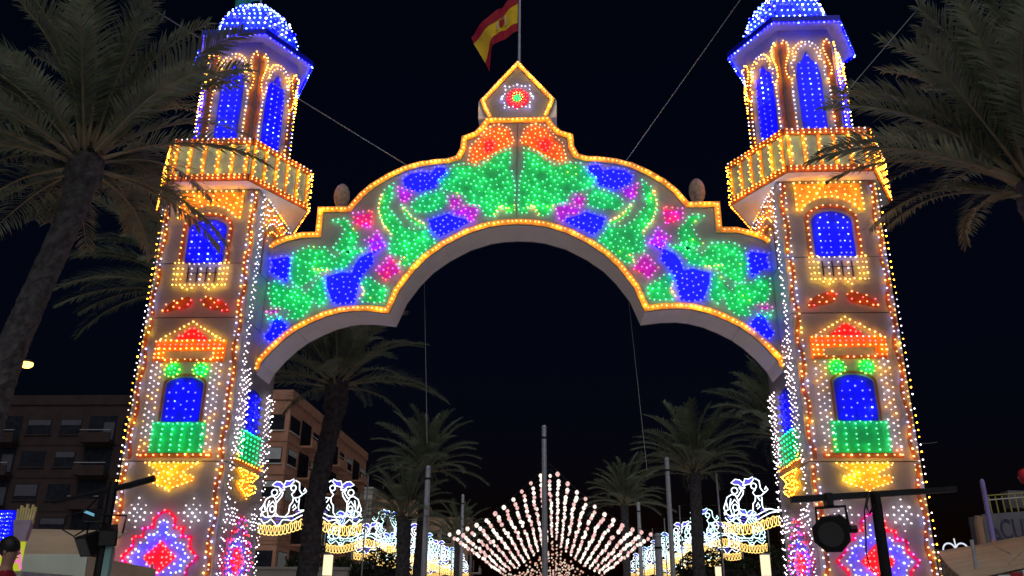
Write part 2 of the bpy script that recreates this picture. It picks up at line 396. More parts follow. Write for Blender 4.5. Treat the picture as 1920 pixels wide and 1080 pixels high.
    for sd in (-1, 1):
        for s, z in ((0, 0.33), (0, -0.33), (0.33, 0), (-0.33, 0), (0.17, 0.17), (-0.17, 0.17), (0.17, -0.17), (-0.17, -0.17), (0, 0.19), (0, -0.19), (0.19, 0), (-0.19, 0), (0.085, 0.085), (-0.085, 0.085), (0.085, -0.085), (-0.085, -0.085), (0, 0)):
            it.append((sd * 0.65 + s, 3.69 + z, 'W' if abs(s) + abs(z) < 0.3 else 'K'))
    lamps(fc, it, 'star_bulbs', T)
    it = bp(along(ring, 0.150, True), 'R', 'M', 0.5)
    it += bp(along(quad(INNH), 0.115, True), 'C') + bp(fill(quad([(0, 3.2), (0.25, 3.05), (0.45, 2.9), (0.55, 2.70)]), 0.15, [[(0, 3.05), (0.38, 2.7), (0, 2.35), (-0.38, 2.7)]], rnd, False), 'C', 'B', 0.4)
    it += bp(along([(0, 3.02), (0.34, 2.70), (0, 2.38), (-0.34, 2.70)], 0.105, True), 'R') + bp([(0.11, 2.7), (-0.11, 2.7), (0.2, 2.7), (-0.2, 2.7), (0.1, 2.82), (-0.1, 2.82), (0.1, 2.58), (-0.1, 2.58)], 'R')
    lamps(fc, it, 'medallion_bulbs', T)

def hexv(cx, cy, rad): return [(cx + rad * math.cos(R(a)), cy + rad * math.sin(R(a))) for a in (-120, -60, 0, 60, 120, 180)]
def hexface(v, i):
    a, b = Vector((*v[i], 0)), Vector((*v[(i + 1) % 6], 0)); r = (b - a); m = (a + b) / 2
    return Face(m, r, Vector((r.y, -r.x, 0))), r.length
def tower(sx, label):
    cx = sx * TX; T = empty('gateway_tower', (cx, TY, GZ), label, 'tower', 'tall bulb-covered gateway towers')
    rnd = random.Random(3)
    MB().box((cx - HW + 0.03, TY - HD + 0.03, GZ), (cx + HW - 0.03, TY + HD - 0.03, TOP - 0.01)).build('core', M['core'], T)
    F = {'front': Face((cx, TY - HD, 0), (1, 0, 0), (0, -1, 0)), 'inner': Face((cx - sx * HW, TY, 0), (0, -sx, 0), (-sx, 0, 0)),
         'outer': Face((cx + sx * HW, TY, 0), (0, sx, 0), (sx, 0, 0)), 'back': Face((cx, TY + HD, 0), (-1, 0, 0), (0, 1, 0))}
    F['inner'].k = F['outer'].k = HD / HW
    for nm, fc in F.items():
        ww = HW - (0.0 if nm in ('front', 'back') else 0.03)
        for a, b in zip(SEAM, SEAM[1:]):
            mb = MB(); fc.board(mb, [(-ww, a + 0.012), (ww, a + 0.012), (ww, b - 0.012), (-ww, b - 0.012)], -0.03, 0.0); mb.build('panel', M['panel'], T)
    face_motifs(F['front'], T)
    def skip(s, z):
        y = F['inner'].p(s, z)[1]; return y > 21.15 and 7.05 < z < 11.05 or (z > 8.2 and abs(s) < 0.95 and z < 10.9)
    face_motifs(F['inner'], T, True, skip)
    # outer face: front border lamps only
    it = []; z = 0.7; s0 = -1.2 if F['outer'].p(-1.2, 0)[1] < TY else 1.2
    while z < 12.0: it.append((s0, z, 'K' if rnd.random() < 0.6 else 'A')); z += 0.17
    bulbs(F['outer'], it, 'border_bulbs', T, r=0.018)
    # balcony ---------------------------------------------------------
    hv = hexv(cx, TY, 2.13); z0, z1 = 12.14, 13.40
    mb = MB(); mb.prism([(x, y, z0) for x, y in hv], [(x, y, z0 + 0.08) for x, y in hv]); B = mb.build('balcony_floor', M['soffit'], T)
    for i in range(6):
        fc, wd = hexface(hv, i); h = wd / 2
        mb = MB(); fc.board(mb, [(-h, z0 + 0.085), (h, z0 + 0.085), (h, z1), (-h, z1)], -0.05, 0.0); pn = mb.build('balcony_panel', M['teal'], T)
        mb = MB()
        for a, b in ((z0, z0 + 0.20), (z1 - 0.17, z1 + 0.02)): fc.board(mb, [(-h, a), (h, a), (h, b), (-h, b)], 0.0 if a > z0 else 0.001, 0.03)
        mb.build('rail', M['rust'], pn)
        nb = 6
        bal = [(-h + 0.10 + (wd - 0.20) * k / (nb - 1)) for k in range(nb)]
        for s in bal:
            mb = MB(); fc.board(mb, [(s - 0.05, z0 + 0.20), (s + 0.05, z0 + 0.20), (s + 0.05, z1 - 0.17), (s - 0.05, z1 - 0.17)], 0.0, 0.022); mb.build('baluster', M['amberpaintglow'], pn)
        if i in (0, 1, 5, 2, 4):
            it = []
            for s in bal:
                it += [(s + 0.03 * (-1) ** k, z0 + 0.30 + 0.105 * k, 'X' if rnd.random() < 0.06 else ('A' if rnd.random() < 0.7 else 'Y')) for k in range(8)]
            n = int(wd / 0.135)
            for k in range(n):
                s = -h + 0.07 + (wd - 0.14) * k / (n - 1)
                it += [(s, z1 - 0.03, 'O' if rnd.random() < 0.5 else 'K'), (s, z1 - 0.13, 'A'), (s, z0 + 0.06, 'O'), (s, z0 + 0.15, 'A')]
            bulbs(fc, it, 'balcony_bulbs', T, off=0.085, r=BR if i == 0 else 0.021)
    # lantern ---------------------------------------------------------
    lv = hexv(cx, TY, 1.40); lz0, lz1 = z0 + 0.085, 16.995
    for i in range(6):
        fc, wd = hexface(lv, i); h = wd / 2
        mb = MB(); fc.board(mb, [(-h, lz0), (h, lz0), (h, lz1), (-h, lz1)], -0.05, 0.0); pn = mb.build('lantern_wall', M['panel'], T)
        mb = MB()
        for sd in (-1, 1): fc.board(mb, [(sd * h - sd * 0.17 - 0.012, lz0), (sd * h - sd * 0.02, lz0), (sd * h - sd * 0.02, 16.62), (sd * h - sd * 0.17 - 0.012, 16.62)] if sd > 0 else [(-h + 0.02, lz0), (-h + 0.182, lz0), (-h + 0.182, 16.62), (-h + 0.02, 16.62)], 0, 0.014)
        mb.build('pilaster', M['rust'], pn)
        wn = [(-0.33, 13.3), (0.33, 13.3), (0.33, 15.5), (0.29, 15.75), (0.26, 15.88), (0.12, 16.0), (0.0, 16.28), (-0.12, 16.0), (-0.26, 15.88), (-0.29, 15.75), (-0.33, 15.5)]
        mb = MB(); fc.board(mb, wn, 0, 0.01); mb.build('window_board', M['bluepaintglow'], pn)
        if i in (0, 1, 5, 2, 4):
            it = []
            for k in range(15): it += bp(sym([(0.0, 13.45 + 0.17 * k), (0.21, 13.45 + 0.17 * k)]), 'B', 'D', 0.2)
            it += [(0, 16.08, 'B')]
            bulbs(fc, it, 'window_bulbs', T)
            it = []
            fr = [(0.50, 13.3), (0.50, 15.25), (0.42, 15.42), (0.40, 15.56), (0.46, 15.72), (0.44, 15.90), (0.32, 16.0), (0.30, 16.16), (0.20, 16.34), (0.08, 16.42), (0.0, 16.44)]
            a = along(fr, 0.135); it += bp(a + [(-s, z) for s, z in a[:-1]], 'W' if i else 'A', 'A' if i else 'K', 0.55)
            fr2 = [(0.34, 15.95), (0.36, 16.08), (0.40, 16.2), (0.26, 16.44), (0.10, 16.54), (0, 16.55)]
            a = along(fr2, 0.11); it += bp(a + [(-s, z) for s, z in a[:-1]], 'A', 'K', 0.3)
            cu = [(0.50, 15.30), (0.60, 15.44), (0.62, 15.7), (0.56, 15.95), (0.50, 16.15), (0.47, 16.35), (0.51, 16.52), (0.60, 16.60), (0.64, 16.5)]
            a = along(cu, 0.105); it += bp(a + [(-s, z) for s, z in a], 'A', 'Y', 0.35)
            bulbs(fc, it, 'lantern_bulbs', T)
    # eave and dome ---------------------------------------------------
    ev = hexv(cx, TY, 1.86); mb = MB(); mb.prism([(x, y, 17.0) for x, y in hexv(cx, TY, 1.80)], [(x, y, 17.018) for x, y in hexv(cx, TY, 1.80)])
    mb.build('eave', M['eaveglow'], T)
    for i in range(6):
        fc, wd = hexface(ev, i); h = wd / 2
        mb = MB(); fc.board(mb, [(-h, 17.0), (h, 17.0), (h, 17.17), (-h, 17.17)], -0.05, 0.0); mb.build('fascia', M['bluepaintglow'], T)  # fascia colour carries the blue of the eave lamps
        if i != 3: bulbs(fc, [(-h + 0.04 + (wd - 0.08) * k / 13, 16.955, 'B' if rnd.random() < 0.6 else 'D') for k in range(14)], 'eave_bulbs', T, off=-0.005)
    MB().prism([(x, y, 17.02) for x, y in hexv(cx, TY, 1.80)], [(x, y, 17.12) for x, y in hexv(cx, TY, 1.80)]).build('roof_deck', M['panel'], T)
    prof = [(1.34 * math.cos(R(a)), 17.13 + 1.95 * math.sin(R(a))) for a in range(0, 91, 9)]; prof[-1] = (0.03, prof[-1][1])
    for i in range(6):
        mb = MB(); a0, a1 = R(-120 + 60 * i), R(-60 + 60 * i)
        for (r0, za), (r1, zb) in zip(prof, prof[1:]):
            mb.poly([(cx + r0 * math.cos(a0), TY + r0 * math.sin(a0), za), (cx + r0 * math.cos(a1), TY + r0 * math.sin(a1), za), (cx + r1 * math.cos(a1), TY + r1 * math.sin(a1), zb), (cx + r1 * math.cos(a0), TY + r1 * math.sin(a0), zb)])
        mb.build('dome_segment', M['domeglow'], T)
    mb = MB(); used = ['D', 'B', 'Z']
    for a in range(4, 88, 7):
        r = 1.34 * math.cos(R(a)); z = 17.13 + 1.95 * math.sin(R(a)); n = max(3, int(2 * math.pi * r / 0.165))
        for k in range(n):
            t = 2 * math.pi * (k + 0.5 * ((a // 7) % 2)) / n
            loc = ((t - R(-120)) % R(60)) - R(30); rr = r * math.cos(R(30)) / math.cos(loc) + 0.05
            if math.sin(t) > 0.75: continue
            u = rnd.random(); mb.lamp((cx + rr * math.cos(t), TY + rr * math.sin(t), z + 0.02), BR * rnd.uniform(1.0, 1.5), (math.cos(t) * 0.8, math.sin(t) * 0.8, 0.6), 4 if u < 0.16 else (0 if u < 0.85 else 2))
    mb.build('dome_bulbs', [q for c in used for q in (BM[c][0], BT[c][2])], T, kind='stuff')
    MB().lathe((cx, TY, 19.05), [(0.10, 0), (0.12, 0.06), (0.05, 0.12), (0.02, 0.3), (0.0, 0.35)], 10).build('finial', M['pole'], T, True)
    return T
tower(-1, 'left gateway tower with hexagonal balcony, blue dome and bulb-lit windows, behind the palm fronds')
tower(1, 'right gateway tower with hexagonal balcony, blue dome and bulb-lit windows, behind the T-bar spotlight')

# ------------------------------------------------------------------ the arch between the towers
AY, AB = 21.25, 22.40
TOPP = [(-6.80, 10.98), (-6.69, 11.07), (-6.42, 11.2), (-5.98, 11.32), (-5.5, 11.33), (-5.5, 12.10), (-4.70, 12.10), (-4.37, 12.55), (-4.08, 12.83), (-3.64, 13.13), (-3.2, 13.36), (-2.77, 13.49), (-2.31, 13.56), (-1.98, 13.58), (-1.68, 13.68), (-1.54, 13.97), (-1.52, 14.32), (-1.19, 14.45), (-0.98, 14.68), (-0.87, 14.89), (0.0, 14.89)]
BOTP = [(-6.80, 7.50), (-6.76, 7.70), (-6.48, 8.06), (-6.16, 8.39), (-5.87, 8.62), (-5.49, 8.83), (-5.09, 9.01), (-4.68, 9.12), (-4.34, 9.16), (-3.92, 9.15), (-3.44, 9.09), (-3.20, 9.72), (-2.82, 10.28), (-2.47, 10.67), (-2.0, 11.03), (-1.4, 11.37), (-0.8, 11.57), (-0.42, 11.63), (0.0, 11.65)]
BL = [[(-6.75, 10.6), (-6.24, 10.69), (-6.19, 10.44), (-6.24, 9.94), (-6.53, 10.12), (-6.75, 10.23), (-6.66, 10.41)], [(-6.49, 8.82), (-6.34, 8.92), (-6.07, 8.65), (-6.22, 8.42), (-6.53, 8.22), (-6.70, 8.38), (-6.54, 8.57)], [(-5.16, 10.08), (-4.72, 10.21), (-4.47, 10.16), (-4.41, 10.42), (-4.27, 10.64), (-3.95, 10.81), (-3.89, 10.46), (-4.15, 10.12), (-4.25, 9.86), (-4.33, 9.31), (-4.64, 9.26), (-4.93, 9.31), (-5.13, 9.78)], [(-3.23, 13.01), (-3.02, 13.2), (-2.66, 13.25), (-2.43, 13.2), (-2.3, 13.4), (-2.03, 13.37), (-1.98, 13.16), (-2.2, 12.99), (-2.28, 12.74), (-2.76, 12.6), (-3.17, 12.76)], [(-2.44, 11.73), (-1.91, 11.93), (-1.74, 11.84), (-1.37, 11.74), (-1.33, 11.63), (-2.10, 11.22), (-2.34, 11.42)], [(-4.03, 10.88), (-3.91, 11.04), (-3.61, 11.06), (-3.64, 10.95), (-3.89, 10.74)]]
GR = [[(-6.17, 10.31), (-6.14, 10.75), (-5.77, 10.95), (-5.27, 10.92), (-5.0, 10.61), (-4.65, 10.87), (-4.12, 10.88), (-4.43, 10.66), (-4.65, 10.3), (-5.05, 10.26), (-5.37, 10.15), (-5.78, 9.79), (-5.99, 9.79), (-6.15, 10.05)], [(-6.70, 9.88), (-6.49, 9.97), (-6.23, 9.77), (-5.82, 9.75), (-5.72, 9.57), (-5.57, 9.7), (-5.32, 10.09), (-5.18, 9.87), (-5.1, 9.36), (-5.28, 9.19), (-5.47, 9.44), (-5.55, 9.07), (-5.77, 8.86), (-6.13, 8.86), (-6.03, 9.07), (-6.33, 9.2), (-6.58, 9.24), (-6.68, 9.54)], [(-6.68, 8.98), (-6.5, 8.91), (-6.39, 8.99), (-6.23, 8.86), (-6.49, 8.82), (-6.65, 8.86)], [(-4.22, 9.99), (-3.98, 10.05), (-3.77, 9.88), (-3.48, 9.72), (-3.53, 9.3), (-4.09, 9.31), (-4.2, 9.39), (-4.09, 9.6)], [(-5.11, 11.73), (-4.76, 11.8), (-4.59, 11.55), (-4.37, 11.31), (-4.43, 10.98), (-4.59, 10.7), (-5.04, 10.89), (-4.85, 11.22), (-4.76, 11.46), (-4.93, 11.66)], [(-3.49, 12.86), (-3.51, 12.47), (-3.58, 12.12), (-3.44, 11.93), (-3.2, 11.63), (-2.93, 11.44), (-2.49, 11.48), (-2.39, 11.29), (-2.21, 11.05), (-2.54, 10.75), (-2.95, 10.35), (-3.18, 10.4), (-3.1, 10.63), (-3.46, 10.73), (-3.49, 10.97), (-3.44, 11.25), (-3.73, 11.64), (-3.86, 11.98), (-3.86, 12.32), (-3.71, 12.67)], [(-3.23, 12.19), (-3.12, 12.12), (-2.9, 11.82), (-2.59, 11.65), (-2.49, 11.5), (-2.71, 11.53), (-3.03, 11.77)], [(-2.92, 12.26), (-2.62, 12.5), (-2.14, 12.67), (-1.95, 12.44), (-1.99, 12.1), (-2.42, 11.96), (-2.78, 11.96), (-2.92, 12.11)], [(-2.2, 12.97), (-1.96, 13.21), (-1.76, 13.44), (-1.42, 13.46), (-1.04, 13.38), (-0.58, 13.8), (-0.2, 13.94), (-0.2, 13.36), (-0.06, 12.8), (-0.06, 11.92), (-0.27, 11.88), (-0.43, 12.11), (-0.63, 11.76), (-0.88, 11.85), (-1.01, 12.12), (-1.38, 12.22), (-1.47, 12.5), (-1.73, 12.55), (-2.11, 12.69)]]
GH = [[(-0.87, 13.28), (-0.62, 13.3), (-0.51, 13.09), (-0.65, 12.92), (-0.84, 13.0)], [(-1.61, 12.82), (-1.23, 12.79), (-1.19, 12.58), (-1.48, 12.54)], [(-0.19, 12.52), (0.06, 12.52), (0.06, 12.15), (-0.19, 12.2)], [(-5.76, 9.96), (-5.48, 10.09), (-5.42, 9.87), (-5.61, 9.7)]]
PU = [[(-6.68, 9.07), (-6.55, 9.16), (-6.3, 9.13), (-6.47, 9.01)], [(-4.55, 11.95), (-4.38, 11.97), (-4.02, 12.01), (-4.05, 11.47), (-4.53, 11.65)], [(-4.18, 11.12), (-3.97, 11.26), (-3.85, 11.4), (-3.65, 11.06), (-3.56, 10.97), (-3.89, 10.78), (-4.03, 10.88), (-4.0, 11.02)], [(-3.79, 10.22), (-3.65, 10.41), (-3.45, 10.64), (-3.26, 10.4), (-3.12, 10.19), (-3.37, 10.06), (-3.54, 9.92)], [(-3.35, 12.74), (-2.9, 12.58), (-3.02, 12.36), (-3.19, 12.26), (-3.31, 12.41)], [(-1.93, 12.41), (-1.64, 12.43), (-1.53, 12.24), (-1.79, 12.06)], [(-1.75, 12.02), (-1.38, 12.17), (-1.05, 12.12), (-1.2, 11.62), (-1.33, 11.67), (-1.41, 11.85), (-1.7, 11.86)]]
OR = [(-1.38, 13.57), (-1.25, 13.47), (-0.92, 13.61), (-0.29, 13.99), (-0.08, 14.12), (-0.21, 14.57), (-0.51, 14.72), (-0.85, 14.63), (-1.14, 14.2), (-1.31, 14.05)]
ARCH = empty('gateway_arch', (0, AY, 7.3), 'wide bulb-lit arch of green leaves and blue flowers joining the two towers', 'arch')
def arch():
    A = ARCH; fc = Face((0, AY, 0), (1, 0, 0), (0, -1, 0)); rnd = random.Random(21)
    to = offset(TOPP, 0.09); to[-1] = (0, 14.98); to[0] = (-6.80, 11.07)
    bo = offset(BOTP, -0.09); bo[-1] = (0, 11.56); bo[0] = (-6.80, 7.36)
    dep = AB - AY
    for sd in (-1, 1):
        m_ = (lambda p: [(sd * -x, z) for x, z in p])
        poly = [(min(x, -0.008), z) for x, z in to] + [(min(x, -0.008), z) for x, z in reversed(bo)]
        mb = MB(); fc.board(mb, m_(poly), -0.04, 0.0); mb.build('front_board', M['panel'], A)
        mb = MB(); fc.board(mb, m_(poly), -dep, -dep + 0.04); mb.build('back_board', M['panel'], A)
        for path, nm in ((to, 'top_board'), (bo, 'soffit_board')):
            # several boards bent along the curve, thin joints between them
            cuts = [0, 4, 7, 10, 14, len(path) - 1] if nm == 'soffit_board' else [0, 4, 5, 7, 12, 16, len(path) - 1]
            for a, b in zip(cuts, cuts[1:]):
                seg = path[a:b + 1]; mb = MB()
                ins = offset(seg, -0.035 if nm == 'top_board' else 0.035)
                for k in range(len(seg) - 1):
                    q = m_([seg[k], seg[k + 1], ins[k + 1], ins[k]]); g0 = 0.008
                    if k == 0:
                        dx, dz = q[1][0] - q[0][0], q[1][1] - q[0][1]; l = math.hypot(dx, dz)
                        q[0] = (q[0][0] + dx / l * g0, q[0][1] + dz / l * g0); q[3] = (q[3][0] + dx / l * g0, q[3][1] + dz / l * g0)
                    fc.board(mb, q, -dep + 0.041, -0.041)
                mb.build(nm, M['soffit'], A)
        mb = MB(); fc.strip(mb, m_(TOPP), 0.17, 0.0, 0.03); mb.build('rim', M['amberpaintglow'], A)  # gold of the amber lamps put into the rim colour
        mb = MB(); fc.strip(mb, m_(BOTP), 0.17, 0.0, 0.03); mb.build('rim', M['amberpaintglow'], A)
        for plist, nm, mt in ((GR, 'leaf_board', 'greenglow'), (BL, 'flower_board', 'bluepaintglow'), (PU, 'blossom_board', 'purpleglow'), ([OR], 'orange_flower_board', 'orangeglow')):  # raised boards added to carry the lamp glow in their colour
            for k, pl in enumerate(plist):
                mb = MB(); fc.board(mb, m_(shrink(pl, 0.035 if nm[0] != 'f' else 0.008)), 0.0, 0.006 + 0.003 * {'l': 0, 'f': 1, 'b': 2, 'o': 3}[nm[0]]); mb.build(nm, M[mt], A)
        it = bp(m_(along(TOPP, 0.125)), 'A', 'Y', 0.6) + bp(m_(along(BOTP, 0.125)), 'A', 'Y', 0.5)
        it = [(s, z, 'X' if rnd.random() < 0.07 else c) for s, z, c in it]
        bulbs(fc, it, 'rim_bulbs', A, off=0.085)
        it = []
        for p in BL: it += bp(m_(fill(p, 0.150, rng=rnd)), 'B')
        bulbs(fc, it, 'blue_flower_bulbs', A)
        it = []
        for p in GR: it += bp(m_(fill(p, 0.150, GH, rnd)), 'G', 'L', 0.03)
        # yellow veins along the big leaves
        for p in ([(-3.80, 12.5), (-3.86, 12.1), (-3.72, 11.66), (-3.45, 11.3)], [(-3.15, 12.1), (-2.9, 11.8), (-2.6, 11.63)], [(-0.62, 11.86), (-0.45, 12.14), (-0.30, 12.05)], [(-4.2, 9.42), (-4.08, 9.6), (-4.15, 9.75)], [(-3.15, 10.45), (-3.05, 10.6)], [(-5.5, 10.28), (-5.15, 10.25)]):
            it += bp(m_(along(p, 0.13)), 'A')
        bulbs(fc, it, 'green_leaf_bulbs', A, off=0.080)
        it = []
        for k, p in enumerate(PU):
            it += bp(m_(fill(p, 0.145, rng=rnd)), ('M', 'M', 'V', 'M', 'V', 'M', 'V')[k], ('K', 'R', 'M', 'R', 'M', 'V', 'M')[k], 0.3)
        bulbs(fc, it, 'purple_flower_bulbs', A)
        mb = MB(); fc.board(mb, m_(arc(-0.80, 14.04, 0.13, 0.22, 0, 330, 11)), 0.0, 0.018); mb.build('flower_centre', M['redpaintglow'], A)
        it = []
        for s, z in fill(OR, 0.130, rng=rnd): it.append((s, z, 'R' if math.dist((s, z), (-0.80, 14.04)) < 0.27 else 'O'))
        it = [((sd * -s), z, c) for s, z, c in it]
        bulbs(fc, it, 'orange_flower_bulbs', A)
    # gable
    gp = [(-0.92, 14.99), (-1.02, 15.25), (-1.12, 15.58), (0, 16.96), (1.12, 15.58), (1.02, 15.25), (0.92, 14.99)]
    mb = MB(); fc.board(mb, gp, -0.04, 0.0); G = mb.build('gable_board', M['panel'], A)
    mb = MB(); mb.prism([(s, AY + 0.041, z) for s, z in ((-1.14, 14.99), (-1.14, 15.56), (0, 16.93), (1.14, 15.56), (1.14, 14.99))], [(s, AB, z) for s, z in ((-1.14, 14.99), (-1.14, 15.56), (0, 16.93), (1.14, 15.56), (1.14, 14.99))]); mb.build('gable_box', M['soffit'], A)
    ip = [(-0.80, 15.03), (-0.90, 15.25), (-1.02, 15.56), (0, 16.84), (1.02, 15.56), (0.90, 15.25), (0.80, 15.03)]
    mb = MB(); fc.strip(mb, ip, 0.13, 0, 0.03); mb.build('gable_rim', M['amberpaintglow'], A)
    bulbs(fc, bp(along(ip, 0.088), 'Y', 'A', 0.5), 'gable_bulbs', A, off=0.085)
    it = [(0, 15.63, 'G')]
    for rad, n, c in ((0.08, 7, 'G'), (0.15, 11, 'L'), (0.215, 14, 'R'), (0.28, 16, 'R')): it += [(rad * math.cos(6.283 * k / n), 15.63 + rad * math.sin(6.283 * k / n), c) for k in range(n)]
    for k in range(8):
        a = k * math.pi / 4; it += [(0.46 * math.cos(a) * (1.0 if k % 2 == 0 else 1.12), 15.63 + 0.46 * math.sin(a) * (0.9 if k % 2 == 0 else 1.12), 'C')]
    it += bp(sym([(0.0, 16.05), (0.12, 16.0), (0.24, 15.98), (0.36, 15.88), (0.38, 15.74), (0.46, 15.56), (0.38, 15.44), (0.24, 15.28), (0.12, 15.30), (0.42, 15.66), (0.36, 15.34)]), 'C', 'W', 0.4)
    for rad, mt, th in ((0.34, 'crimson', 0.008), (0.12, 'greenglow', 0.014)):  # red and green lamp glow put into the rosette discs
        mb = MB(); fc.board(mb, arc(0, 15.63, rad, rad, 0, 337.5, 15), 0.0, th); mb.build('rosette_board', M[mt], A)
    bulbs(fc, [q for q in it if q[2] in 'GLR'], 'rosette_bulbs', A, r=0.017)
    bulbs(fc, [q for q in it if q[2] in 'CW'], 'rosette_ring_bulbs', A, r=0.024)
arch()
for sd, lab in ((-1, 'egg-shaped stone finial standing on the left step of the arch'), (1, 'egg-shaped stone finial standing on the right step of the arch')):
    cx, cyy, cz = sd * 5.10, 21.85, 12.19
    E_ = empty('stone_finial', (cx, cyy, cz), lab, 'finial', 'egg finials on the arch')
    MB().lathe((cx, cyy, cz), [(0, 0), (0.24, 0), (0.24, 0.10), (0.16, 0.14), (0.12, 0.24), (0.16, 0.30)], 14).build('pedestal', M['stone'], E_, True)
    MB().lathe((cx, cyy, cz), [(0.14, 0.30), (0.20, 0.42), (0.235, 0.58), (0.22, 0.76), (0.16, 0.92), (0.08, 1.0), (0, 1.02)], 14).build('egg', M['stone'], E_, True)
# ------------------------------------------------------------------ palms
def leafmat(name, a, b):
    m = pm(name, b, 0.55, 0.3, 1.6, c2=a, spec=0.25)
    n = m.node_tree; bs = n.nodes['Principled BSDF']; tr = n.nodes.new('ShaderNodeBsdfTranslucent'); mx = n.nodes.new('ShaderNodeMixShader'); out = n.nodes['Material Output']
    src = bs.inputs['Base Color'].links[0].from_socket; n.links.new(src, tr.inputs[0]); mx.inputs[0].default_value = 0.42
    n.links.new(bs.outputs[0], mx.inputs[1]); n.links.new(tr.outputs[0], mx.inputs[2]); n.links.new(mx.outputs[0], out.inputs[0])
    return m
M['leaf'] = leafmat('palm_leaf', (0.12, 0.15, 0.10), (0.28, 0.32, 0.22))
M['rachis'] = pm('palm_midrib', (0.24, 0.20, 0.12), 0.6, 0.2, 4)
M['dry'] = leafmat('dry_palm_leaf', (0.20, 0.15, 0.09), (0.40, 0.31, 0.19))
M['trunk'] = pm('palm_trunk', (0.062, 0.057, 0.060), 0.9, 0.5, 7, 0.8)
def frond_mesh(L, el, droop, seed, dry=False, npair=76):
    rnd = random.Random(seed); mb = MB(); N = 16; pts = []; tan = []
    x = z = 0.0
    for k in range(N + 1):
        t = k / N; a = R(el - droop * t ** 1.5); pts.append(Vector((x, 0, z))); tan.append(Vector((math.cos(a), 0, math.sin(a))))
        x += math.cos(a) * L / N; z += math.sin(a) * L / N
    bow = rnd.uniform(-0.12, 0.12) * L
    for k, p in enumerate(pts): p.y = bow * (k / N) ** 2
    mb.tube(pts, [0.035 * (1 - 0.85 * k / N) * (1.35 if k < 2 else 1) for k in range(N + 1)], 4, 1)
    for i in range(npair):
        t = 0.13 + 0.87 * (i + 0.5) / npair; q = t * N; k = min(N - 1, int(q)); u = q - k
        p = pts[k].lerp(pts[k + 1], u); tg = tan[k].lerp(tan[k + 1], u).normalized(); side = Vector((0, 1, 0)); nrm = side.cross(tg) * -1
        ln = L * 0.185 * min(1.0, (t - 0.08) / 0.16) * (1.0 - 0.55 * max(0, (t - 0.55) / 0.45) ** 1.6)
        for sd in (-1, 1):
            if rnd.random() < 0.06: continue
            l = ln * rnd.uniform(0.75, 1.12); sw = 0.55 + 0.5 * t + rnd.uniform(-0.12, 0.12)
            dv = (tg * sw + side * sd * rnd.uniform(0.7, 0.95) + nrm * rnd.uniform(0.12, 0.5)).normalized()
            p1 = p + dv * l * 0.5; d2 = (dv + Vector((0, 0, -1)) * rnd.uniform(0.15, 0.55) * (1.6 if dry else 1)).normalized(); p2 = p1 + d2 * l * 0.5
            wv = dv.cross(Vector((0, sd * 0.3, 1))).normalized() * (0.019 * L / 3.6 * rnd.uniform(0.7, 1.3) * 1.05)
            b = len(mb.v); mb.v += [tuple(p - wv * 0.5), tuple(p + wv * 0.5), tuple(p1 + wv), tuple(p1 - wv), tuple(p2)]
            mb.f += [(b, b + 1, b + 2, b + 3), (b + 3, b + 2, b + 4)]; mb.m += [0, 0]
    return mb.mesh('frond', [M['dry' if dry else 'leaf'], M['rachis']])
FR = []
for j, (el, dr) in enumerate(((86, 34), (74, 44), (62, 52), (49, 57), (36, 58), (23, 55), (10, 50), (-8, 46), (-34, 40))):
    FR.append([frond_mesh(3.6, el, dr, 100 * j + q) for q in range(3)])
DRY = [frond_mesh(2.6, -10, 78, 900, True), frond_mesh(2.4, -40, 50, 901, True)]
def trunk(path, rads, parent, seed=1, nseg=26):
    rnd = random.Random(seed); mb = MB(); pts = [Vector(p) for p in path]
    # resample
    rs = []; rr = []
    tot = sum((b - a).length for a, b in zip(pts, pts[1:])); n = max(20, int(tot / 0.06)); acc = 0; k = 0; seg = (pts[1] - pts[0]).length; base = 0
    for i in range(n + 1):
        d = tot * i / n
        while k < len(pts) - 2 and d > base + seg + 1e-9: base += seg; k += 1; seg = (pts[k + 1] - pts[k]).length
        u = min(1, (d - base) / seg)
        a0 = pts[max(0, k - 1)]; a1 = pts[k]; a2 = pts[k + 1]; a3 = pts[min(len(pts) - 1, k + 2)]
        c = 0.5 * ((2 * a1) + (a2 - a0) * u + (2 * a0 - 5 * a1 + 4 * a2 - a3) * u * u + (3 * a1 - a0 - 3 * a2 + a3) * u ** 3)
        rs.append(c); rr.append(rads[k] + (rads[k + 1] - rads[k]) * u)
    for i, c in enumerate(rs):
        for j in range(nseg):
            a = 2 * math.pi * j / nseg
            zig = 1.0 + 0.075 * max(math.sin(5 * a + i * 0.62), math.sin(5 * a - i * 0.62 + 0.4)) - 0.04 + rnd.uniform(-0.045, 0.045)
            mb.v.append((c.x + rr[i] * zig * math.cos(a), c.y + rr[i] * zig * math.sin(a), c.z))
    for i in range(len(rs) - 1):
        for j in range(nseg):
            a = i * nseg + j; b = i * nseg + (j + 1) % nseg; mb.f.append((a, b, b + nseg, a + nseg)); mb.m.append(0)
    mb.f.append(tuple((len(rs) - 1) * nseg + j for j in range(nseg))); mb.m.append(0)
    return mb.build('trunk', M['trunk'], parent)
